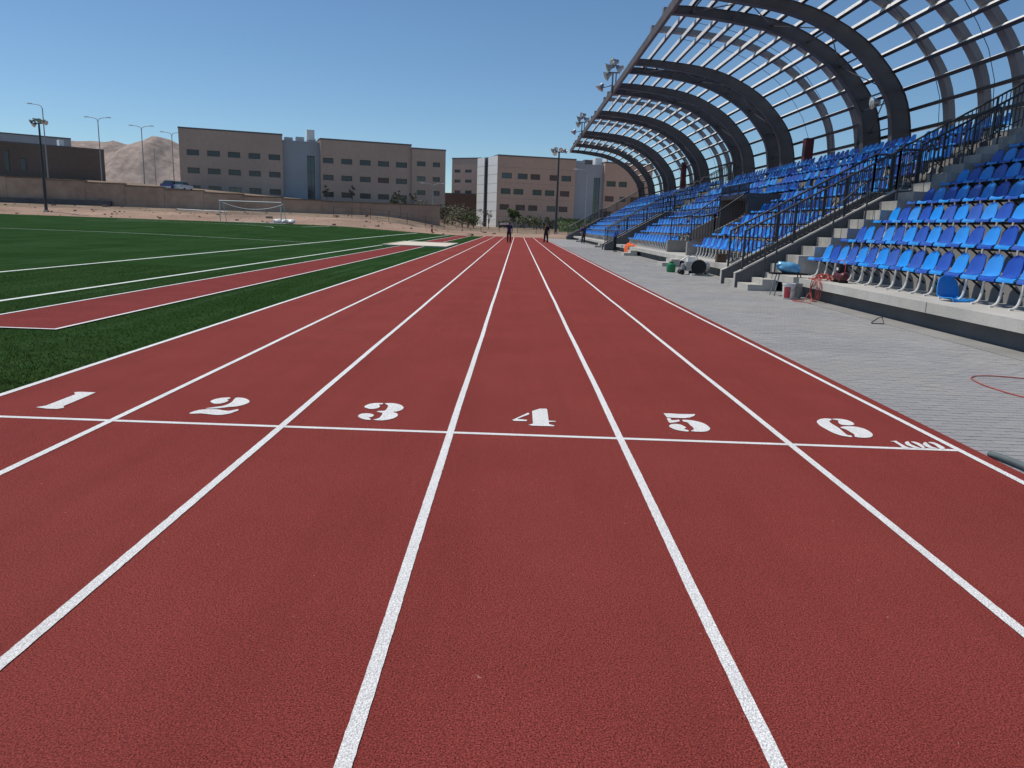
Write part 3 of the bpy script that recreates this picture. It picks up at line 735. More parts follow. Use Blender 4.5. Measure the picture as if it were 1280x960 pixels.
# ---- floodlights
def flood_head(mb, c, yaw, pitch, s=1.0):
    mx = Matrix.Translation(c) @ Matrix.Rotation(yaw, 4, 'Z') @ Matrix.Rotation(pitch, 4, 'Y')
    mb.lathe([(.10*s, -.34*s), (.14*s, -.2*s), (.26*s, .0), (.29*s, .03*s)], 12, mx @ Matrix.Rotation(rad(90), 4, 'Y'), 0)
    mb.lathe([(.27*s, .032*s), (.2*s, .05*s)], 12, mx @ Matrix.Rotation(rad(90), 4, 'Y'), 1)
def roof_flood(y, label):
    x, z = prof_at(0, 0); x -= .2; z += .26
    t = thing('floodlight', label, 'floodlight', (x, y, z), group='floodlights on the canopy edge')
    MB().box(x-.05, x+.05, y-.05, y+.05, z-.5, z+.95).build('post', 'rib_paint', t)
    MB().box(x+.22, x+.30, y+.3, y+.38, z-.4, z+.9).build('post', 'rib_paint', t)
    MB().box(x-.35, x+.35, y-.04, y+.04, z+.86, z+.94).build('crossbar', 'rib_paint', t)
    for (dx, dz, yw, p, s) in ((-.42, 1.15, 180, 25, 1.25), (-.05, 1.5, 200, 20, 1.2), (.3, 1.1, 160, 25, 1.2), (-.45, .65, 190, 30, 1.1), (-.85, -.15, 180, 55, 1.1)):
        mb = MB(); flood_head(mb, Vector((x+dx, y-.1, z+dz)), rad(yw), rad(p), s); mb.build('lamp_head', ['steel_tool', 'lamp_glass'], t, True)
    MB().tube([(x, y, z+.1), (x-.85, y-.1, z-.15)], .03, 6).build('bracket', 'rib_paint', t)
roof_flood(54.6, 'cluster of silver floodlights on the canopy edge, high on two posts')
roof_flood(79.8, 'smaller-looking floodlight cluster at the far end of the canopy edge')
x, z = prof_at(.80, -.1); t = thing('arch_lamp', 'round silver lamp fixed between the paired arches above the seats', 'lamp', (x-.3, 33.3, z))
mb = MB(); flood_head(mb, Vector((x-.35, 33.3, z+.1)), rad(180), rad(10), .9); mb.build('lamp_head', ['steel_tool', 'lamp_glass'], t, True)
MB().tube([(x-.1, 32.3, z), (x-.1, 34.7, z)], .03, 6).build('bar', 'rib_paint', t)
# maroon boxes on the top gangway
for (px, py0, py1, w, lab) in ((1007, 173, 212, .50, 'tall dark red box on the top gangway of the stand'), (853.5, 203, 228, .6, 'smaller-looking dark red box on the far top gangway, under the arches')):
    d = ray(px, py1); tt = 14.95/d.x; y = d.y*tt; zt = at_y(px, py0, y).z
    t = thing('cabinet', lab, 'cabinet', (14.95, y, 4.47))
    MB().box(14.75, 15.15, y-w/2, y+w/2, 5.0, zt).build('body', 'maroon', t)
    MB().box(14.735, 14.749, y-w/2+.04, y+w/2-.04, 5.06, zt-.06).build('door', 'maroon', t)
    for q in (-1, 1): MB().box(14.9, 14.95, y+q*w*.4-.02, y+q*w*.4+.02, 4.46, 5.0).build('leg', 'galvanised', t)
#PART2
# ================================================================== FAR SETTING
def fplane(p0, p1):
    """pixel -> (u, v) on the vertical plane through two ground points"""
    P0 = Vector((p0[0], p0[1])); d = Vector((p1[0], p1[1]))-P0; L = d.length; d /= L
    def f(px, py):
        r = ray(px, py); den = r.x*d.y-r.y*d.x; t = (P0.x*d.y-P0.y*d.x)/den
        return ((Vector((r.x*t, r.y*t))-P0).dot(d), CAM_H+r.z*t)
    return f, L, math.atan2(d.y, d.x)
def holed_wall(mb, U, z0, z1, holes, rev=.3):
    us = sorted({0, U}|{h[0] for h in holes}|{h[1] for h in holes}); vs = sorted({z0, z1}|{h[2] for h in holes}|{h[3] for h in holes})
    for i in range(len(us)-1):
        for j in range(len(vs)-1):
            a, b, c, d = us[i], us[i+1], vs[j], vs[j+1]; mu, mv = (a+b)/2, (c+d)/2
            if any(h[0] < mu < h[1] and h[2] < mv < h[3] for h in holes): continue
            mb.add([(a, 0, c), (b, 0, c), (b, 0, d), (a, 0, d)], [(0, 1, 2, 3)])
    for a, b, c, d in holes:
        for q in ([(a, c), (b, c)], [(b, c), (b, d)], [(b, d), (a, d)], [(a, d), (a, c)]):
            (u0, v0), (u1, v1) = q; mb.add([(u0, 0, v0), (u1, 0, v1), (u1, rev, v1), (u0, rev, v0)], [(0, 1, 2, 3)])
def block(name, label, p0, p1, z0, z1, depth, wallm, wins, cat='building', edge='roof_edge', rev=.3):
    """a storeyed block: facade with real openings, other walls, roof edge, one object per window"""
    f, L, rz = fplane(p0, p1)
    t = thing(name, label, cat, (p0[0], p0[1], z0), rz)
    Hh = z1-z0; mb = MB(); holes = [(a, b, c-z0, d-z0) for a, b, c, d, m in wins]
    holed_wall(mb, L, 0, Hh, holes, rev)
    mb.add([(0, 0, 0), (0, depth, 0), (0, depth, Hh), (0, 0, Hh)], [(3, 2, 1, 0)]).add([(L, 0, 0), (L, depth, 0), (L, depth, Hh), (L, 0, Hh)], [(0, 1, 2, 3)]).add([(0, depth, 0), (L, depth, 0), (L, depth, Hh), (0, depth, Hh)], [(0, 1, 2, 3)])
    mb.build('wall', wallm, t, local=True)
    MB().box(-.06, L+.06, -.06, depth+.06, Hh-.001, Hh+.28).build('roof', edge, t, local=True)
    for a, b, c, d, m in wins:
        c -= z0; d -= z0
        w = MB().box(a+.002, b-.002, rev-.06, rev+.05, c+.002, d-.002).build('window', m if RNG.random() < .8 else ('window_dark', 'window_brown', 'glass')[int(RNG.integers(3))], t, local=True)
        mw = MB()
        fw = .07
        mw.box(a+.003, b-.003, rev-.11, rev-.062, c+.003, c+fw).box(a+.003, b-.003, rev-.11, rev-.062, d-fw, d-.003).box(a+.003, a+fw, rev-.112, rev-.063, c+.003, d-.003).box(b-fw, b-.003, rev-.112, rev-.063, c+.003, d-.003)
        if b-a > 1.2: mw.box((a+b)/2-.035, (a+b)/2+.035, rev-.111, rev-.064, c+fw, d-fw)
        mw.build('frame', 'roof_edge', w, local=True)
    return t, f, L
def P2(px, Y): p = at_y(px, 480, Y); return (ray(px, 270).x/ray(px, 270).y*Y, Y)
# ---- long left building
p0, p1 = P2(228, 149), P2(555, 167)
f, L, _ = fplane(p0, p1)
rows = []
z_base = 4.6
vtop = (f(228, 161)[1]+f(500, 179)[1])/2
rv = [((f(235, 185.7)[1]+f(405, 197)[1]+f(475, 202)[1])/3), ((f(235, 208.2)[1]+f(405, 218)[1]+f(475, 223)[1])/3), ((f(236, 231)[1]+f(405, 239)[1]+f(475, 243.5)[1])/3)]
WH = 1.05
cut1, cut2, cut3 = f(354, 220)[0], f(401, 220)[0], f(514, 220)[0]
def cols(pxs, y, off): return [(f(a, y)[0]-off, f(b, y)[0]-off) for a, b in pxs]
def sub(u, side=0):   # point on the plane line at distance u
    d = (Vector(p1)-Vector(p0)).normalized(); q = Vector(p0)+d*u; n = Vector((-d.y, d.x))*side; q += n; return (q.x, q.y)
cA = [(234.6, 249.8), (260, 275.8), (285.7, 301), (311.3, 326), (336.3, 350.6)]
wins = [(a, b, v-WH, v, 'window_dark') for v in rv for a, b in cols(cA, 215, 0)]
block('school_building', 'long brown three-storey block with five columns of slit windows, above the goal', sub(0), sub(cut1), z_base, vtop, 16, 'facade', wins)
gl = f(385, 220)[0]-cut1, f(394.5, 220)[0]-cut1
tz = vtop-1.0
t, _, _ = block('stair_tower', 'blue-grey clad stair tower between the two brown wings', sub(cut1, 1.2), sub(cut2, 1.2), z_base, tz, 14, 'grey_clad', [(gl[0], gl[1], z_base+.3, tz-2.4, 'glass')], edge='grey_clad')
Lt = cut2-cut1
for k in range(1, 5): MB().box(gl[0]+.01, gl[1]-.01, .14, .2, 3*k-.1, 3*k).build('transom', 'roof_edge', t, local=True)
MB().box(Lt-2.4, Lt-.9, .5, 2.5, tz-z_base+.29, tz-z_base+2.6).build('vent_shaft', 'white_clad', t, local=True)
for k in range(4): MB().box(.6+k*2.2, 2.2+k*2.2, 1.5, 3.2, tz-z_base+.29, tz-z_base+1.0+.2*(k % 2)).build('roof_unit', 'grey_clad', t, local=True)
cB = [(403.75, 416.9), (426.6, 440.3), (449.8, 463.4), (472.4, 486.3), (494.9, 508.8)]
wins = [(a, b, v-WH, v, 'window_dark') for v in rv for a, b in cols(cB, 215, cut2)]
block('school_building', 'brown three-storey wing with slit windows, next to the blue-grey stair tower', sub(cut2), sub(cut3), z_base, vtop-.25, 16, 'facade', wins)
cC = [(520.3, 531), (540, 549)]
wins = [(a, b, v-.95, v, 'window_dark') for v in (f(525, 202)[1], f(525, 220.5)[1], f(525, 238)[1]) for a, b in cols(cC, 215, cut3)]
block('school_building', 'short brown end block with two columns of windows, stepped slightly lower', sub(cut3, -.6), sub(L, -.6), z_base, vtop-.9, 18, 'facade', wins)
# ---- small building in the gap
p0, p1 = P2(564, 206), P2(600, 202); f, L, _ = fplane(p0, p1)
wins = []
for yy in (212, 224.5, 238):
    for a, b in ((568.3, 575.5), (581.5, 589.5)): wins.append((f(a, yy)[0], f(b, yy)[0], f(575, yy+3.8)[1], f(575, yy)[1], 'window_dark'))
block('school_building', 'small brown building seen in the gap between the larger blocks', p0, p1, 5.0, f(580, 198.5)[1], 14, 'facade', wins)
p0, p1 = P2(540, 190), P2(600, 188); f, L, _ = fplane(p0, p1)
t, _, _ = block('low_building', 'low dark annex filling the gap behind the dry bushes', p0, p1, 1.0, f(575, 243)[1], 8, 'facade_dark', [], edge='roof_edge')
# ---- right building
p0, p1 = P2(620.5, 166), P2(812, 175); f, L, _ = fplane(p0, p1)
zt = (f(625, 194.5)[1]+f(710, 200)[1])/2; Z4 = lambda x: 580+x*.1875
def wv(y): return f(640, 160+y*.1875)[1]
R = {0: ([(248, 315), (355, 420), (440, 503), (567, 628), (645, 710)], 300), 1: ([(245, 310), (330, 395), (457, 518), (540, 602), (640, 703)], 404), 2: ([(240, 303), (347, 410), (432, 493), (555, 613), (635, 695)], 510)}
c1, c2 = f(Z4(738), 240)[0], f(Z4(932), 240)[0]
def sub2(u, side=0):
    d = (Vector(p1)-Vector(p0)).normalized(); q = Vector(p0)+d*u; n = Vector((-d.y, d.x))*side; q += n; return (q.x, q.y)
wins = []
for r, (cc, y) in R.items():
    for k, (a, b) in enumerate(cc):
        m = ('window_brown', 'window_dark', 'window_brown', 'window_brown', 'window_dark') if r == 0 else ('window_green', 'window_green', 'window_green', 'window_green', 'window_brown') if r == 1 else ('window_brown',)*5
        wins.append((f(Z4(a), 240)[0], f(Z4(b), 240)[0], wv(y)-1.15, wv(y), m[k]))
t, _, _ = block('school_building', 'brown block with staggered coloured windows beyond the end of the track', p0, sub2(c1), .6, zt, 8, 'facade_b', wins)
for v in (wv(262), wv(365), wv(470), wv(590)): MB().box(.05, c1-.05, -.012, .001, v-.6-.03, v-.6).build('cladding_joint', 'roof_edge', t, local=True)
wt, wb = wv(300), wv(560); zt2 = zt-.9
ga, gb = f(Z4(870), 240)[0]-c1, f(Z4(912), 240)[0]-c1
t, _, _ = block('stair_tower', 'grey clad stair tower with tall dark glazing beside the far stand', sub2(c1, .8), sub2(c2, .8), .6, zt2, 13, 'grey_clad', [(ga, gb, 2.2, wt, 'glass')], edge='grey_clad')
for k in range(1, 5): MB().box(ga+.01, gb-.01, .14, .2, 2.6*k+1.2, 2.6*k+1.3).build('transom', 'roof_edge', t, local=True)
for a, b, h, m in ((.5, 2.2, .7, 'grey_clad'), (2.6, 4.4, 1.0, 'roof_edge'), (5.0, 6.6, 1.5, 'white_clad'), (7.6, 8.0, 1.6, 'white_clad')): MB().box(a, b, 1, 2.6, zt2-.6+.29, zt2-.6+.3+h).build('roof_unit', m, t, local=True)
wins = []
for (cc, y, ms) in (([(947, 1008), (1028, 1083), (1150, 1200)], 320, ('window_green', 'window_green', 'window_brown')), ([(940, 1000), (1040, 1080), (1110, 1170)], 424, ('window_brown', 'window_dark', 'window_brown')), ([(935, 992), (1030, 1080), (1110, 1160)], 530, ('window_brown',)*3)):
    for (a, b), m in zip(cc, ms): wins.append((f(Z4(a), 240)[0]-c2, f(Z4(b), 240)[0]-c2, wv(y)-1.15, wv(y), m))
block('school_building', 'brown wing with green-shuttered windows behind the far end of the canopy', sub2(c2), p1, .6, zt-.2, 15, 'facade_b', wins)
# white clad gable
w0, w1 = P2(595.5, 175), (p0[0]-.02, p0[1]+.02); fg, Lg, rz = fplane(w0, w1)
t = thing('clad_gable', 'white panelled end wall with a dark vertical slot, on the brown block', 'building', (w0[0], w0[1], .6), rz)
Hh = zt-.6+.05; sa, sb = fg(605, 240)[0], fg(609.5, 240)[0]
for a, b in ((0, sa), (sb, Lg)):
    n = 8
    for k in range(n):
        MB().box(a+.02, b-.02, -.05, .2, Hh*k/n+.035, Hh*(k+1)/n-.035).build('panel', 'white_clad', t, local=True)
    MB().box(a, b, .0, .25, 0, Hh).build('backing', 'grey_clad', t, local=True)
MB().box(sa, sb, .3, .5, 0, Hh).build('slot', 'window_dark', t, local=True)
MB().box(0, Lg-.3, .52, 3, 0, Hh-.03).build('core', 'facade_b', t, local=True)
# ---- low dark buildings at the left
p0, p1 = P2(-70, 132), P2(135.5, 150); f, L, _ = fplane(p0, p1)
wins = [(f(5, 200)[0], f(12, 200)[0], f(8, 213)[1], f(8, 187.5)[1], 'window_dark'), (f(25, 200)[0], f(33, 200)[0], f(29, 213)[1], f(29, 197.5)[1], 'window_dark')]
t, _, _ = block('low_building', 'low dark brown windowless building behind the tan retaining wall', p0, p1, 5.6, (f(30, 179)[1]+f(130, 190)[1])/2, 14, 'facade_dark', wins)
MB().box(f(76, 180)[0], f(82, 180)[0], 1, 2.5, f(78, 183)[1]-5.6, f(78, 180)[1]-5.6+.8).build('roof_unit', 'white_clad', t, local=True)
p0, p1 = P2(-90, 168), P2(96, 186); f, L, _ = fplane(p0, p1)
block('low_building', 'greenish-grey hall rising behind the low dark brown building', p0, p1, 5.6, (f(10, 166)[1]+f(92, 176)[1])/2, 20, 'grey_clad', [], edge='roof_edge')
# ---- retaining wall
rw_ = thing('retaining_wall', 'long tan rendered retaining wall behind the sandy strip', 'wall', (-60, 120.5, 2))
xs = np.arange(-150, -12, 6.0)
for k, x in enumerate(xs):
    za, zb = wall_top(x), wall_top(x+6)
    MB().add([(x+.02, 120, 0), (x+5.98, 120, 0), (x+5.98, 120.7, 0), (x+.02, 120.7, 0), (x+.02, 120, za), (x+5.98, 120, zb), (x+5.98, 120.7, zb), (x+.02, 120.7, za)], [(0, 1, 5, 4), (1, 2, 6, 5), (2, 3, 7, 6), (3, 0, 4, 7), (4, 5, 6, 7)]).build('panel', 'wall_tan', rw_)
    MB().box(x, x+6.0, 119.92, 120.78, min(za, zb)-.02+.0, min(za, zb)+.16).build('coping', 'soil', rw_)
MB().box(-150, -62, 119.4, 119.9, .8, 3.0).build('plinth', 'concrete_dark_shade', rw_)
# ---- lamps and masts
def street_lamp(px, py, Y, zb, arms, label):
    top = at_y(px, py, Y); x = top.x; t = thing('street_lamp', label, 'street lamp', (x, Y, zb), group='street lamps behind the wall')
    MB().tube([(x, Y, zb), (x, Y, zb+(top.z-zb)*.5), (x, Y, top.z-.5)], [.12, .09, .07], 8).build('pole', 'grey_plastic', t, True)
    for s in arms:
        pts = smooth_path([(x, Y, top.z-.9), (x+s*.15, Y, top.z-.25), (x+s*.7, Y, top.z), (x+s*1.7, Y, top.z+.12)], 5)
        MB().tube(pts, .05, 6).build('arm', 'grey_plastic', t, True)
        MB().box(x+s*1.95-.35, x+s*1.95+.35, Y-.13, Y+.13, top.z+.06, top.z+.2).build('lamp_head', 'galvanised', t)
street_lamp(52.5, 131, 126, 4.0, (-1,), 'single-arm street lamp behind the low dark building')
street_lamp(122, 147.5, 141, 5.8, (-1, 1), 'double-arm street lamp at the corner of the low dark building')
street_lamp(176.5, 158, 150, 5.8, (-1, 1), 'double-arm street lamp in front of the rounded hill')
street_lamp(214.5, 166, 160, 5.8, (-1, 1), 'double-arm street lamp beside the long brown block')
street_lamp(541.5, 230, 146, 4.0, (-1, 1), 'short double-arm street lamp before the brown end block')
street_lamp(735, 213, 128, .7, (-1,), 'slim lamp post in front of the grey stair tower at right')
p = at_y(192.5, 184, 175); solo('antenna_pole', MB().tube([(p.x, 175, 5.8), (p.x, 175, p.z)], [.11, .05], 6), 'grey_plastic', 'thin bare pole between two double-arm lamps', 'pole')
def mast(px, pyt, pyb, Y, label):
    top = at_y(px, pyt, Y); b = at_y(px, pyb, Y); zb = ground_z(b.x, Y); x = top.x
    t = thing('floodlight_mast', label, 'floodlight mast', (x, Y, zb), group='floodlight masts at the field edge')
    MB().tube([(x, Y, zb-.1), (x, Y, (zb+top.z)/2), (x, Y, top.z)], [.2, .16, .11], 10).build('pole', 'rail_steel', t, True)
    MB().box(x-.25, x+.25, Y-.25, Y+.25, zb-.1, zb+.25).build('base', 'concrete', t)
    MB().box(x-1.0, x+1.0, Y-.06, Y+.06, top.z-.08, top.z+.06).build('crossbar', 'rail_steel', t)
    for k, (dx, dz, yw) in enumerate(((-1.0, .15, 200), (-.45, .35, 240), (.2, .3, 290), (.75, .2, 330), (1.05, .05, 350), (-.6, -.25, 250))):
        mb = MB(); flood_head(mb, Vector((x+dx, Y-.15, top.z+dz)), rad(yw), rad(25), 1.1); mb.build('lamp_head', ['steel_tool', 'lamp_glass'], t, True)
mast(48.5, 154, 258, 104, 'tall floodlight mast with a lamp cluster on the sandy strip at the field corner')
mast(699, 190, 291, 112, 'slim floodlight mast at the far end of the track before the brown block')
# ---- parked minibuses
def car(px, Y, label, body, roofm):
    p = at_y(px, 232, Y); x = p.x; z = ground_z(x, Y)
    t = thing('parked_car', label, 'car', (x, Y, z), group='cars parked behind the wall')
    MB().prism([(x-.86, z+.25), (x+.86, z+.25), (x+.9, z+.6), (x+.84, z+.92), (x-.84, z+.92), (x-.9, z+.6)], Y, Y+4.2).build('body', body, t)
    mb = MB().add([(x-.80, Y+.5, z+.921), (x+.80, Y+.5, z+.921), (x+.80, Y+3.2, z+.921), (x-.80, Y+3.2, z+.921), (x-.58, Y+.95, z+1.42), (x+.58, Y+.95, z+1.42), (x+.58, Y+2.4, z+1.42), (x-.58, Y+2.4, z+1.42)], [(0, 1, 5, 4), (1, 2, 6, 5), (2, 3, 7, 6), (3, 0, 4, 7)])
    mb.build('windows', 'glass', t)
    MB().box(x-.6, x+.6, Y+.93, Y+2.42, z+1.421, z+1.47).build('roof', roofm, t)
    MB().box(x-.84, x+.84, Y-.1, Y-.002, z+.28, z+.5).build('bumper', roofm, t)
    for s in (-1, 1):
        MB().box(x+s*.72-.1, x+s*.72+.1, Y-.015, Y-.003, z+.62, z+.8).build('tail_light', 'red_plastic', t)
        for yy in (.8, 3.4): MB().lathe([(.18, -.1), (.31, -.1), (.31, .1), (.18, .1)], 14, Matrix.Translation((x+s*.78, Y+yy, z+.31)) @ Matrix.Rotation(rad(90), 4, 'Y')).build('wheel', 'black_rubber', t, True)
car(207, 125, 'blue car with a white roof parked beside the double-arm lamp', 'car_blue', 'car_white')
car(221, 126, 'white car parked against the long brown block', 'car_white', 'car_white')
# ---- goal
gz = turf_z(-31, 92); GYg = 92.0
xl, xr = at_y(274.5, 255, GYg).x, at_y(351, 257, GYg).x
t = thing('football_goal', 'white full-size football goal with a sagging net at the far touchline', 'goal', ((xl+xr)/2, GYg, gz))
for x in (xl, xr): MB().tube([(x, GYg, gz-.02), (x, GYg, gz+2.44)], .06, 10).build('post', 'white_plastic', t, True)
MB().tube([(xl-.06, GYg, gz+2.44), (xr+.06, GYg, gz+2.44)], .06, 10).build('crossbar', 'white_plastic', t, True)
for x in (xl, xr): MB().tube([(x, GYg, gz+2.4), (x, GYg+1.0, gz+2.3), (x, GYg+2.0, gz+.05)], .03, 6).build('net_stay', 'white_plastic', t, True)
MB().tube([(xl, GYg+2, gz+.05), (xr, GYg+2, gz+.05)], .03, 6).build('ground_bar', 'white_plastic', t, True)
sag = lambda q: .75*4*q*(1-q)
MB().tube([(xl+(xr-xl)*q, GYg+1.0, gz+2.25-sag(q)*.9) for q in np.linspace(0, 1, 13)], .035, 6).build('net_rope', 'white_plastic', t, True)
mb = MB()
for q in np.linspace(0, 1, 26):
    x = xl+(xr-xl)*q; mb.tube([(x, GYg+1.0, gz+2.25-sag(q)*.9), (x, GYg+2.0, gz+.05)], .006, 3, caps=False)
for k in range(9):
    w = k/9; mb.tube([(xl+(xr-xl)*q, GYg+1+w, (gz+2.25-sag(q)*.9)*(1-w)+(gz+.05)*w) for q in np.linspace(0, 1, 13)], .006, 3, caps=False)
o = mb.build('net', 'white_plastic', t); o['kind'] = 'stuff'
# white sacks beside the goal
for k, (px, py, L_, rz, lab) in enumerate(((349, 271, 1.2, .3, 'lumpy white sack lying beside the goal post'), (357, 270, 1.0, 1.2, 'white sack heaped between two others near the goal'), (364, 269.5, .9, -.4, 'outermost white sack of the heap near the goal'))):
    p = at_y(px, py, 98.5); z = ground_z(p.x, 98.5); mb = MB(); rn = np.random.default_rng(k)
    n, m = 9, 10
    for i in range(n):
        a = math.pi*(i+.001)/(n-1.0+.002)
        for j in range(m):
            b = 2*math.pi*j/m; r = math.sin(a)**.7; d = 1+.12*rn.normal()
            mb.v.append((L_*.6*math.cos(a)*d, .42*r*math.cos(b)*d, .30+.30*r*math.sin(b)*d))
    for i in range(n-1):
        for j in range(m): mb.f.append((i*m+j, i*m+(j+1) % m, (i+1)*m+(j+1) % m, (i+1)*m+j)); mb.m.append(0)
    o = solo('sack', mb, 'white_plastic', lab, 'sack', 'white sacks near the goal', True, base=(0, 0, 0)); o.location = (p.x, 98.5, z); o.rotation_euler = (0, 0, rz)
# rubble on the sandy strip
mb = MB()
for k in range(260):
    x = RNG.uniform(-95, -3); y = RNG.uniform(98.2, 116); s = RNG.gamma(2, .045); z = ground_z(x, y)
    mx = Matrix.Translation((x, y, z+s*.2)) @ Matrix.Rotation(RNG.uniform(0, 6), 4, 'Z') @ Matrix.Rotation(RNG.uniform(-.5, .5), 4, 'X')
    mb.box(-s, s*RNG.uniform(.6, 1.2), -s*.7, s*.7, -s*.5, s*.6, mx=mx)
o = mb.build('rubble', 'rubble'); tag(o, 'scattered stones and rubble on the sandy strip', 'rubble', kind='stuff')
# wire fence along the strip
fx = np.arange(-26, 12, 2.6); t = thing('wire_fence', 'low thin wire fence across the end of the track', 'fence', (-6, 110.5, .6))
for x in fx: z = ground_z(x, 110.5); MB().tube([(x, 110.5, z-.1), (x, 110.5, z+1.5)], .035, 5).build('post', 'bark', t)
for h in (.35, .9, 1.4): MB().tube([(x, 110.5, ground_z(x, 110.5)+h) for x in fx], .014, 4).build('wire', 'mesh_wire', t)
p = at_y(540, 283, 103); z = ground_z(p.x, 103); t = thing('marker_post', 'small red and white marker post on the sandy strip', 'marker', (p.x, 103, z))
MB().box(p.x-.12, p.x+.12, 102.9, 103.1, z, z+.9).build('post', 'red_plastic', t); MB().box(p.x-.125, p.x+.125, 102.895, 103.105, z+.45, z+.62).build('band', 'white_plastic', t)
# low white pipe rail left of the goal
t = thing('pipe_rail', 'low white pipe rail on the sand left of the goal', 'rail', (-45, 112, 1.5))
a, b = at_y(222, 261.5, 112), at_y(284, 265, 112)
MB().tube([a, b], .07, 6).build('rail', 'white_plastic', t)
for q in (.02, .35, .68, .98): c = a+(b-a)*q; MB().tube([(c.x, 112, ground_z(c.x, 112)-.1), c], .05, 6).build('post', 'white_plastic', t)

# ---- plants
def plant(name, label, cat, x, y, z, h, rx, n, leafm, trunk=.3, group=None, seed=0, leaf=.16, r0=.07):
    rn = np.random.default_rng(seed); t = thing(name, label, cat, (x, y, z), group=group)
    mb = MB(); top = z+h*.75
    mb.tube([(x, y, z-.1), (x+rn.normal()*.06*h, y, z+h*.4), (x+rn.normal()*.08*h, y+rn.normal()*.05, top)], [r0, r0*.7, r0*.25], 6)
    cl = []
    for k in range(max(4, int(6+rx*3))):
        a = rn.uniform(0, 6.28); rr = rx*math.sqrt(rn.uniform(.05, .8)); zz = z+h*(trunk+(1-trunk)*rn.uniform(.12, .88)); c = (x+rr*math.cos(a), y+rr*math.sin(a), zz)
        cl.append((c, rn.uniform(.28, .5)*rx)); mb.tube([(x, y, z+h*trunk*rn.uniform(.5, 1)), ((x+c[0])/2, (y+c[1])/2, (zz+z+h*trunk)/2+.05*h), c], [r0*.45, r0*.3, r0*.12], 4, caps=False)
    mb.build('trunk', 'bark', t)
    lb = MB()
    for k in range(n):
        c, r = cl[rn.integers(len(cl))]; d = rn.normal(size=3); d /= np.linalg.norm(d); p = np.array(c)+d*r*rn.uniform(.35, 1.1)*np.array([1, 1, .8])
        if p[2] < z+.02: continue
        a = rn.normal(size=3); a /= np.linalg.norm(a); b = np.cross(a, rn.normal(size=3)); b /= np.linalg.norm(b)+1e-6; s = leaf*rn.uniform(.6, 1.3)
        lb.add([p-a*s, p+b*s*.45, p+a*s, p-b*s*.45], [(0, 1, 2, 3)])
    lb.build('crown', leafm, t)
def ap(px, py, Y): p = at_y(px, py, Y); return p.x, Y, ground_z(p.x, Y)
plant('young_tree', 'young green tree in front of the brown block beyond the track', 'tree', *ap(642, 283, 138), 3.4, 1.3, 700, 'leaf', .35, seed=3, leaf=.2)
plant('sapling', 'thin bare sapling before the white panelled end wall', 'tree', *ap(611, 287, 128), 3.2, .7, 120, 'leaf_dry', .4, seed=4, leaf=.12)
labs = ['green shrub under the first window of the brown block', 'loose green shrub beside the young tree', 'small dry shrub between the green shrubs', 'spreading green shrub below the middle windows', 'low dark shrub near the slim floodlight mast', 'green shrub just right of the slim floodlight mast', 'pale dry shrub before the grey stair tower', 'green shrub at the foot of the grey stair tower', 'low shrub beside the end of the stand']
for k, (px, h, r) in enumerate(((630, 1.5, 1.1), (655, 2.4, 1.4), (668, 1.6, 1.2), (676, 2.4, 1.6), (690, 1.9, 1.4), (706, 2.2, 1.6), (722, 1.8, 1.4), (738, 2.3, 1.6), (752, 1.7, 1.4))):
    plant('shrub', labs[k], 'shrub', *ap(px, 284, 132+2*(k % 3)), h, r, 420, ('leaf', 'leaf', 'leaf_dry', 'leaf', 'leaf_dark')[k % 5], .1, 'shrubs before the brown block', 20+k, .17, .04)
labs = ['dry grey-green bush on the bank above the retaining wall end', 'tall dry bush on the bank below the brown end block', 'dark bush on the bank beside the white panelled wall', 'sparse dry bush near the short double-arm lamp', 'low dry bush at the end of the retaining wall', 'broad dry bush below the small gap building', 'pale bush on the sandy bank near the wire fence', 'thin dry bush beside the red marker post', 'dark low bush below the brown wing', 'greyish bush half way along the bank']
for k, (px, Y, h, r, m) in enumerate(((566, 128, 3.0, 2.0, 'leaf_dry'), (578, 131, 3.6, 2.2, 'leaf_dry'), (592, 127, 3.2, 1.8, 'leaf_dark'), (552, 130, 2.8, 2.0, 'leaf_dark'), (536, 126, 2.2, 1.8, 'leaf_dry'), (585, 124, 2.4, 1.8, 'leaf'), (560, 123, 1.8, 1.5, 'leaf_dry'), (545, 123, 1.6, 1.4, 'leaf_dark'), (500, 125, 1.6, 1.5, 'leaf_dark'), (520, 128, 2.0, 1.6, 'leaf_dry'))):
    plant('bush', labs[k], 'bush', *ap(px, 270, Y), h, r, 380, m, .1, 'dry bushes on the bank', 50+k, .17, .05)
labs = ['small dark sapling under the first windows of the brown wing', 'dark sapling under the second windows of the brown wing', 'leaning dark sapling before the brown wing', 'dark sapling next to the brown end block']
for k, (px, h) in enumerate(((408, 3.2), (440, 3.4), (496, 3.0), (517, 3.0))):
    plant('sapling', labs[k], 'tree', *ap(px, 250, 146), h, .7, 160, 'leaf_dark', .35, 'saplings along the brown wing', 80+k, .17, .05)
gxs = axis((6.5, 22, 1.5)); gys = [124, 126, 128, 131, 136]
mb = MB(); mb.v = [(x, y, ground_z(x, y)+.02+[0, .35, .9, 1.5, 1.9][j]) for j, y in enumerate(gys) for x in gxs]; n = len(gxs)
mb.f = [(j*n+i, j*n+i+1, (j+1)*n+i+1, (j+1)*n+i) for j in range(4) for i in range(n-1)]; mb.m = [0]*len(mb.f)
o = mb.build('grass_bank', 'leaf', smooth=True); tag(o, 'green bank at the foot of the brown block', kind='structure')
mb = MB()
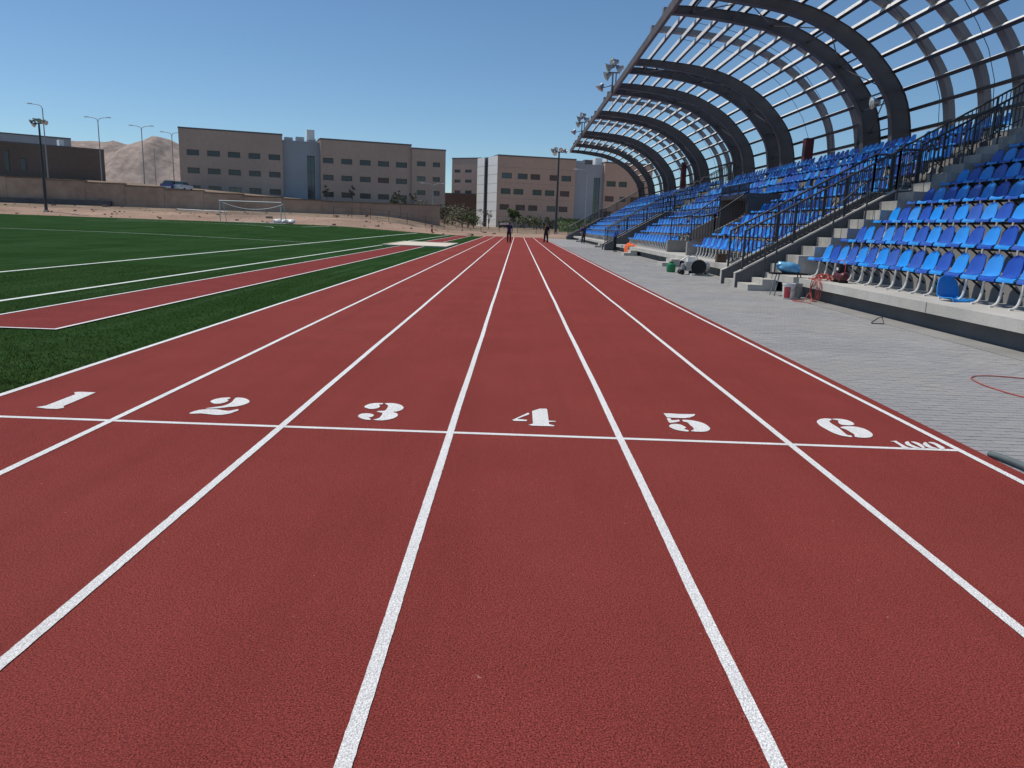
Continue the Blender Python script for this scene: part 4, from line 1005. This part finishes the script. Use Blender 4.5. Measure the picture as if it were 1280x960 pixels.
for k in range(9000):
    x, y = RNG.uniform(6.5, 22), RNG.uniform(124, 136); z = ground_z(x, y)+np.interp(y, gys, [0, .35, .9, 1.5, 1.9]); h = RNG.uniform(.1, .32); a = RNG.uniform(0, 6.3)
    mb.add([(x-.05*math.cos(a), y-.05*math.sin(a), z), (x+.05*math.cos(a), y+.05*math.sin(a), z), (x+RNG.normal()*.08, y+RNG.normal()*.08, z+h)], [(0, 1, 2)])
g2 = mb.build('bank_grass', 'leaf', o); g2['kind'] = 'stuff'

# ================================================================== OBJECTS ON THE CONCOURSE AND THE STAND
t = thing('bucket', 'white plastic bucket with a red label standing on the paving by the step aisle', 'bucket', (6.46, 18.3, 0))
mx = Matrix.Translation((6.46, 18.3, .004))
MB().lathe([(.125, 0), (.13, .01), (.148, .33), (.158, .335), (.158, .37), (.145, .372), (.14, .34), (.12, .02)], 24, mx).build('body', 'white_plastic', t, True)
mb = MB()
for k in range(7):
    a0 = rad(205+k*9); a1 = rad(205+(k+1)*9)
    mb.add([(6.46+r*math.cos(a), 18.3+r*math.sin(a), z) for (a, r, z) in ((a0, .1335, .03), (a1, .1335, .03), (a1, .1475, .29), (a0, .1475, .29))], [(0, 1, 2, 3)])
mb.build('label', 'red_plastic', t, True)
MB().tube(smooth_path([(6.46-.155, 18.3, .35), (6.40, 18.16, .24), (6.46, 18.13, .2), (6.56, 18.18, .25), (6.46+.155, 18.3, .35)], 5), .005, 5).build('handle', 'steel_tool', t, True)
t = thing('bucket', 'grey-white bucket without a label beside the red-labelled one', 'bucket', (6.72, 18.55, 0))
MB().lathe([(.12, 0), (.145, .33), (.152, .34), (.152, .36), (.14, .36), (.115, .02)], 20, Matrix.Translation((6.72, 18.55, .004))).build('body', 'grey_plastic', t, True)
MB().tube(smooth_path([(6.57, 18.55, .35), (6.68, 18.42, .26), (6.78, 18.43, .26), (6.87, 18.55, .35)], 5), .005, 5).build('handle', 'steel_tool', t, True)
# work stand with the blue bag
wx, wy = 6.75, 19.25
t = thing('work_stand', 'low black folding work stand in front of the kerb', 'work stand', (wx, wy, 0))
MB().box(wx-.45, wx+.42, wy-.16, wy+.16, .53, .57).build('top', 'black_rubber', t)
for sx, sy in ((-1, -1), (-1, 1), (1, -1), (1, 1)): MB().tube([(wx+sx*.36, wy+sy*.17, .0), (wx+sx*.26, wy+sy*.10, .53)], .015, 6).build('leg', 'steel_tool', t)
MB().tube([(wx-.36, wy-.15, .12), (wx+.36, wy-.15, .12)], .01, 5).build('brace', 'steel_tool', t)
mb = MB(); rn = np.random.default_rng(5); n, m = 14, 18
for i in range(n):
    a = math.pi*(i+.01)/(n-1+.02)
    for j in range(m):
        b = 2*math.pi*j/m; r = math.sin(a)**.8; d = 1+.06*math.sin(3*b+i)+.05*rn.normal(); lean = .5*math.cos(a)
        mb.v.append((wx-.02+.29*math.cos(a)*d*-1, wy+.17*r*math.cos(b)*d, max(.574, .69+.15*r*math.sin(b)*d+.08*lean)))
for i in range(n-1):
    for j in range(m): mb.f.append((i*m+j, i*m+(j+1) % m, (i+1)*m+(j+1) % m, (i+1)*m+j)); mb.m.append(0)
solo('plastic_bag', mb, 'blue_bag', 'crumpled light blue plastic bag lying on the black work stand', 'bag', smooth=True)
# red hose heap and machine on the slab
rn = np.random.default_rng(11); c = Vector((7.28, 18.35, .46)); pts = []
for k in range(64):
    a = k*.62; r = .10+.12*rn.random(); pts.append((c.x+r*math.cos(a)*.8+.16*math.sin(k*.13), c.y+r*math.sin(a)*1.7, .475+.16*abs(math.sin(k*.37))*rn.random()+.01*(k % 3)))
solo('hose_heap', MB().tube(smooth_path(pts, 3), .013, 5), 'red_cord', 'tangled heap of red hose on the front slab beside the compressor', 'hose', smooth=True)
pts = []
for k in range(46):
    a = k*.55; pts.append((6.86-.05*math.sin(k*.3), 17.75+.26*math.cos(a)+.05*math.sin(k*.21), .27+.26*math.sin(a)))
pts += [(6.6, 17.7, .02), (6.45, 17.95, .015), (6.4, 17.6, .015), (6.6, 17.2, .015)]
pts = [(7.1, 18.0, .49), (6.95, 17.9, .47)]+pts
solo('hose_coil', MB().tube(smooth_path(pts, 4), .009, 5), 'red_cord', 'coil of thin red cable hanging from the slab edge to the paving', 'cable', smooth=True)
cx, cy = 7.42, 17.75
t = thing('compressor', 'small red and black compressor standing on the front slab under the seats', 'compressor', (cx, cy, .46))
mb = MB().lathe([(.0, -.24), (.07, -.235), (.10, -.2), (.105, 0), (.10, .2), (.07, .235), (0, .24)], 16, Matrix.Translation((cx, cy, .60)) @ Matrix.Rotation(rad(90), 4, 'X')); mb.build('tank', 'maroon', t, True)
MB().box(cx-.09, cx+.09, cy-.12, cy+.1, .705, .86).build('motor', 'black_rubber', t)
for k in range(4): MB().box(cx-.095, cx+.095, cy-.1+k*.05, cy-.08+k*.05, .70, .87).build('cooling_fin', 'black_steel', t)
MB().tube(smooth_path([(cx-.02, cy-.22, .68), (cx-.02, cy-.24, .85), (cx-.02, cy-.1, .95), (cx-.02, cy+.12, .95), (cx-.02, cy+.2, .7)], 4), .011, 6).build('handle', 'red_plastic', t, True)
for s in (-1, 1): MB().box(cx-.1, cx+.1, cy+s*.17-.02, cy+s*.17+.02, .462, .52).build('foot', 'black_rubber', t)
MB().box(cx-.1, cx-.09, cy-.05, cy+.05, .74, .80).build('plate', 'white_plastic', t)
# loose seat
p = gp(1197, 374, .46); o = bpy.data.objects.new('loose_seat', SM[0]); COL.objects.link(o); o.location = (7.62, 13.45, .507); o.rotation_euler = (rad(2), rad(-3), rad(103))
tag(o, 'unmounted light blue seat shell sitting loose on the front slab', 'seat')
# bent wire bracket
p = gp(1098, 405); q = Vector((p.x, p.y, .008))
solo('wire_bracket', MB().tube([q+Vector((-.12, 0, 0)), q+Vector((.09, -.02, 0)), q+Vector((.075, .05, .11)), q+Vector((.0, .05, .09)), q+Vector((-.12, .02, .005))], .009, 6), 'black_steel', 'small bent black wire bracket lying on the paving near the kerb', 'bracket')
# red cable loop
pts = [gp(*a, .01) for a in ((1330, 506), (1279, 496), (1250, 488), (1228, 480.5), (1217, 475), (1214, 472), (1221, 470), (1243, 470), (1279, 473), (1330, 479))]
solo('red_cable', MB().tube(smooth_path(pts, 6), .0065, 6), 'red_cord', 'thin red cable forming a long loop on the paving', 'cable', smooth=True)
# dark pipe along the track edge
pts = [(TR+.03, 5.24, .02), (TR+.045, 5.1, .032), (TR+.07, 4.8, .035), (TR+.08, 4.2, .035), (TR+.09, 3.2, .035)]
solo('edge_pipe', MB().tube(smooth_path(pts, 5), .023, 10), 'pipe_grey', 'dark grey pipe lying along the edge of the red track', 'pipe', smooth=True)
# litter flecks are left to the materials; blower machine and its neighbours
bx, by = 6.45, 27.1
t = thing('blower', 'white drum-shaped blower with a black round end lying on the paving', 'blower', (bx, by, 0))
ax = Matrix.Translation((bx, by, .30)) @ Matrix.Rotation(rad(-28), 4, 'Z') @ Matrix.Rotation(rad(90), 4, 'X')
MB().lathe([(.12, -.45), (.2, -.40), (.235, -.2), (.24, .1), (.255, .34)], 22, ax).build('drum', 'white_plastic', t, True)
MB().lathe([(.262, .335), (.262, .38), (.235, .40), (.22, .37), (.05, .36)], 22, ax).build('end_ring', 'black_rubber', t, True)
MB().box(bx-.38, bx+.3, by-.25, by+.3, .0, .05).build('skid', 'white_plastic', t)
for s in (-.2, .18): MB().box(bx+s-.04, bx+s+.04, by-.15, by+.15, .05, .14).build('cradle', 'grey_plastic', t)
px_, py_ = 5.98, 27.35
t = thing('pump_engine', 'grey portable engine pump with small wheels beside the white blower', 'pump', (px_, py_, 0))
MB().box(px_-.05, px_+.28, py_-.2, py_+.2, .14, .45).build('engine_block', 'grey_plastic', t)
MB().box(px_+.0, px_+.26, py_-.17, py_+.17, .452, .62).build('fuel_tank', 'white_plastic', t)
MB().lathe([(.1, -.06), (.14, -.04), (.14, .04), (.1, .06)], 16, Matrix.Translation((px_-.14, py_-.05, .26)) @ Matrix.Rotation(rad(90), 4, 'Y')).build('pump_head', 'steel_tool', t, True)
for sx in (-.18, .22):
    for sy in (-.2, .2): MB().lathe([(.03, -.03), (.085, -.03), (.085, .03), (.03, .03)], 14, Matrix.Translation((px_+sx, py_+sy, .088)) @ Matrix.Rotation(rad(90), 4, 'X')).build('wheel', 'black_rubber', t, True)
MB().tube(smooth_path([(px_-.28, py_-.22, .1), (px_-.3, py_-.22, .45), (px_+.1, py_-.22, .68), (px_+.3, py_-.22, .6), (px_+.32, py_-.22, .1)], 5), .014, 6).build('frame', 'steel_tool', t, True)
t = thing('gas_canister', 'squat green gas canister on the paving before the stand', 'canister', (5.69, 28.6, 0))
MB().lathe([(.11, 0), (.15, .015), (.165, .06), (.168, .22), (.15, .29), (.09, .325), (.04, .335)], 22, Matrix.Translation((5.69, 28.6, 0))).build('body', 'green_plastic', t, True)
MB().lathe([(.085, .30), (.085, .385), (.078, .385), (.078, .31)], 16, Matrix.Translation((5.69, 28.6, 0))).build('collar', 'green_plastic', t, True)
MB().lathe([(.02, .33), (.02, .37), (.012, .38)], 8, Matrix.Translation((5.69, 28.6, 0))).build('valve', 'steel_tool', t)
# cartons on the slab behind the blower
for (px, py, w, h, m, lab) in ((874, 327, .34, .30, 'bark', 'brown carton on the slab behind the white blower'), (889, 330, .26, .22, 'grey_plastic', 'small grey box on the slab next to the brown carton')):
    p = gp(px, py, .46); x, y = max(p.x, 7.2), p.y
    mb = MB().box(x-w/2, x+w/2, y-w*.35, y+w*.35, .462, .46+h).box(x-w/2-.004, x+w/2+.004, y-.03, y+.03, .463, .46+h+.003); solo('carton', mb, m, lab, 'box')
# orange cloth over the kerb
c = Vector((7.0, 49.2, .46)); mb = MB(); n, m = 16, 14; rn = np.random.default_rng(2)
for i in range(n):
    for j in range(m):
        u, v = i/(n-1), j/(m-1); x = 6.62+.8*u; y = 48.3+2.0*v
        z = .49+.15*math.exp(-((u-.6)/.3)**2-((v-.5)/.36)**2)*(1+.25*rn.normal())+.025*rn.normal()
        if u < .34: x = 6.9-.05*(.34-u); z = .49-(.34-u)*1.35
        mb.v.append((x+.02*rn.normal(), y+.03*rn.normal(), max(z, .02 if u < .34 else .465)))
for i in range(n-1):
    for j in range(m-1): mb.f.append((i*m+j, i*m+j+1, (i+1)*m+j+1, (i+1)*m+j)); mb.m.append(0)
solo('tarpaulin', mb, 'orange_cloth', 'bright orange cloth draped over the kerb near the worker in blue', 'cloth', smooth=True)

# ================================================================== PEOPLE
def person(name, label, loc, rz, joints, mats, H=1.74, hold=None):
    """one continuous skinned body from a posed skeleton; colour zones follow the nearest bone"""
    J = {k: Vector(v) for k, v in joints.items()}
    R = dict(pel=.15, wai=.14, che=.165, nec=.058, chin=.072, hea=.10, crn=.072, shL=.088, elL=.055, wrL=.036, haL=.036, fiL=.018, hiL=.118, knL=.085, anL=.062, heL=.045, toL=.032)
    for k in list(R):
        if k.endswith('L') and len(k) == 3: R[k[:2]+'R'] = R[k]
    for s in 'LR':
        d = (J['wr'+s]-J['el'+s]).normalized(); J['ha'+s] = J['wr'+s]+d*.08; J['fi'+s] = J['wr'+s]+d*.17+Vector((.01, .02, 0))
        J.setdefault('he'+s, J['an'+s]+Vector((0, .01, -.05))); J.setdefault('to'+s, J['an'+s]+Vector((0, -.17, -.055)))
    E = [('pel', 'wai'), ('wai', 'che'), ('che', 'nec'), ('nec', 'chin'), ('chin', 'hea'), ('hea', 'crn')]
    for s in 'LR': E += [('che', 'sh'+s), ('sh'+s, 'el'+s), ('el'+s, 'wr'+s), ('wr'+s, 'ha'+s), ('ha'+s, 'fi'+s), ('pel', 'hi'+s), ('hi'+s, 'kn'+s), ('kn'+s, 'an'+s), ('an'+s, 'he'+s), ('he'+s, 'to'+s)]
    names = list(dict.fromkeys([n for e in E for n in e])); idx = {n: i for i, n in enumerate(names)}
    me = bpy.data.meshes.new('rig'); me.from_pydata([J[n] for n in names], [(idx[a], idx[b]) for a, b in E], [])
    ob = bpy.data.objects.new('rig', me); COL.objects.link(ob)
    ob.modifiers.new('skin', 'SKIN'); sv_ = me.skin_vertices[0].data
    for n in names: sv_[idx[n]].radius = (R[n], R[n]); sv_[idx[n]].use_root = n == 'pel'
    ss = ob.modifiers.new('sub', 'SUBSURF'); ss.levels = 2
    dg = bpy.context.evaluated_depsgraph_get(); ev = ob.evaluated_get(dg); m2 = bpy.data.meshes.new_from_object(ev)
    bpy.data.objects.remove(ob)
    zone = {}
    for a, b in E:
        k = (a, b); zone[k] = 1 if a in ('pel', 'wai', 'che') and b in ('wai', 'che', 'nec') or b[:2] == 'sh' or a[:2] == 'sh' else 2 if b[:2] in ('hi', 'kn') or (a[:2] == 'kn') else 3 if a[:2] in ('an', 'he') else 0
    for nm in mats: m2.materials.append(MATS[nm])
    segs = [(J[a], J[b], zone[(a, b)]) for a, b in E]
    for p in m2.polygons:
        c = p.center; best = min(segs, key=lambda s: (c-(s[0]+(s[1]-s[0])*min(1, max(0, (c-s[0]).dot(s[1]-s[0])/max(1e-6, (s[1]-s[0]).length_squared))))).length)
        p.material_index = best[2]; p.use_smooth = True
    t = thing(name, label, 'person', loc, rz)
    o = bpy.data.objects.new('body', m2); COL.objects.link(o); o.parent = t
    h = J['hea']; mb = MB(); n, m = 8, 12          # hair cap
    for i in range(n):
        a = rad(12+i*13)
        for j in range(m):
            b = 2*math.pi*j/m; cut = 1.0 if math.sin(b) > -.35 else .72
            aa = a*cut; mb.v.append((h.x+.112*math.sin(aa)*math.cos(b), h.y+.118*math.sin(aa)*math.sin(b)+.01, h.z+.02+.118*math.cos(aa)))
    for i in range(n-1):
        for j in range(m): mb.f.append((i*m+j, i*m+(j+1) % m, (i+1)*m+(j+1) % m, (i+1)*m+j)); mb.m.append(0)
    mb.f.append(tuple(range(m))); mb.m.append(0); mb.build('hair', 'hair', t, True, local=True)
    fb = MB(); fz = h.z-.01; fy = h.y-.098          # nose, eyes, mouth, ears
    fb.tube([(h.x, fy+.01, fz+.02), (h.x, fy-.018, fz-.028)], [.008, .014], 6)
    for s in (-1, 1): fb.box(h.x+s*.105-.008, h.x+s*.105+.008, h.y-.02, h.y+.02, fz-.03, fz+.035)
    fb.build('nose_and_ears', 'skin', t, local=True)
    eb = MB()
    for s in (-1, 1): eb.box(h.x+s*.036-.013, h.x+s*.036+.013, fy-.006, fy+.012, fz+.012, fz+.024)
    eb.box(h.x-.024, h.x+.024, fy-.004, fy+.012, fz-.062, fz-.054); eb.build('eyes_and_mouth', 'hair', t, local=True)
    return t
def base_pose(stride=0.0):
    return dict(pel=(0, 0, .92), wai=(0, 0, 1.08), che=(0, 0, 1.32), nec=(0, 0, 1.47), chin=(0, -.015, 1.54), hea=(0, -.015, 1.63), crn=(0, -.005, 1.70),
        shL=(.19, 0, 1.41), elL=(.25, .02, 1.14), wrL=(.25, -.06, .90), shR=(-.19, 0, 1.41), elR=(-.25, .02, 1.14), wrR=(-.25, -.06, .90),
        hiL=(.10, 0, .86), knL=(.11, -.02-stride*.5, .49), anL=(.11, .02-stride, .085), hiR=(-.10, 0, .86), knR=(-.11, -.02+stride*.2, .49), anR=(-.11, .02+stride, .085))
fp = gp(636, 303.6); P_ = base_pose(.04); P_['elR'] = (-.33, -.10, 1.42); P_['wrR'] = (-.28, -.16, 1.64)
person('person', 'person in a navy shirt standing on the track with a white parcel on the shoulder', (fp.x, fp.y, .012), rad(0), P_, ['skin', 'shirt_navy', 'trousers', 'trousers'])
mb = MB().box(-.36, .36, -.15, .15, 0, .17); mb.box(-.364, .364, -.03, .03, -.003, .174)
o = solo('parcel', mb, 'white_plastic', 'white parcel carried on the shoulder of the person in navy', 'parcel', base=(0, 0, 0)); o.location = (fp.x-.42, fp.y-.04, .012+1.50); o.rotation_euler = (0, rad(-4), rad(6))
fp = gp(682, 305); P_ = base_pose(.16); P_['elR'] = (-.30, -.06, 1.17); P_['wrR'] = (-.22, -.26, 1.30)
person('person', 'person in black clothes walking along the outer lane of the track', (fp.x, fp.y, .012), rad(15), P_, ['skin', 'shirt_black', 'trousers', 'shoe'])
P_ = base_pose(.05)
for k, (dy, dz) in dict(wai=(-.02, 0), che=(-.09, -.02), nec=(-.14, -.03), chin=(-.17, -.03), hea=(-.18, -.03), crn=(-.17, -.03)).items(): v = P_[k]; P_[k] = (v[0], v[1]+dy, v[2]+dz)
for s, q in (('L', 1), ('R', -1)): P_['sh'+s] = (q*.19, -.10, 1.39); P_['el'+s] = (q*.27, -.16, 1.12); P_['wr'+s] = (q*.17, -.40, 1.04)
person('person', 'worker in a blue shirt bending towards the stand beside the orange cloth', (6.45, 51.8, 0), rad(80), P_, ['skin', 'shirt_blue', 'trousers', 'shoe'])
P_ = base_pose(.03)
person('person', 'person in dark clothes standing by the far kerb of the stand', (6.3, 75.0, 0), rad(30), P_, ['skin', 'shirt_navy', 'trousers', 'shoe'])
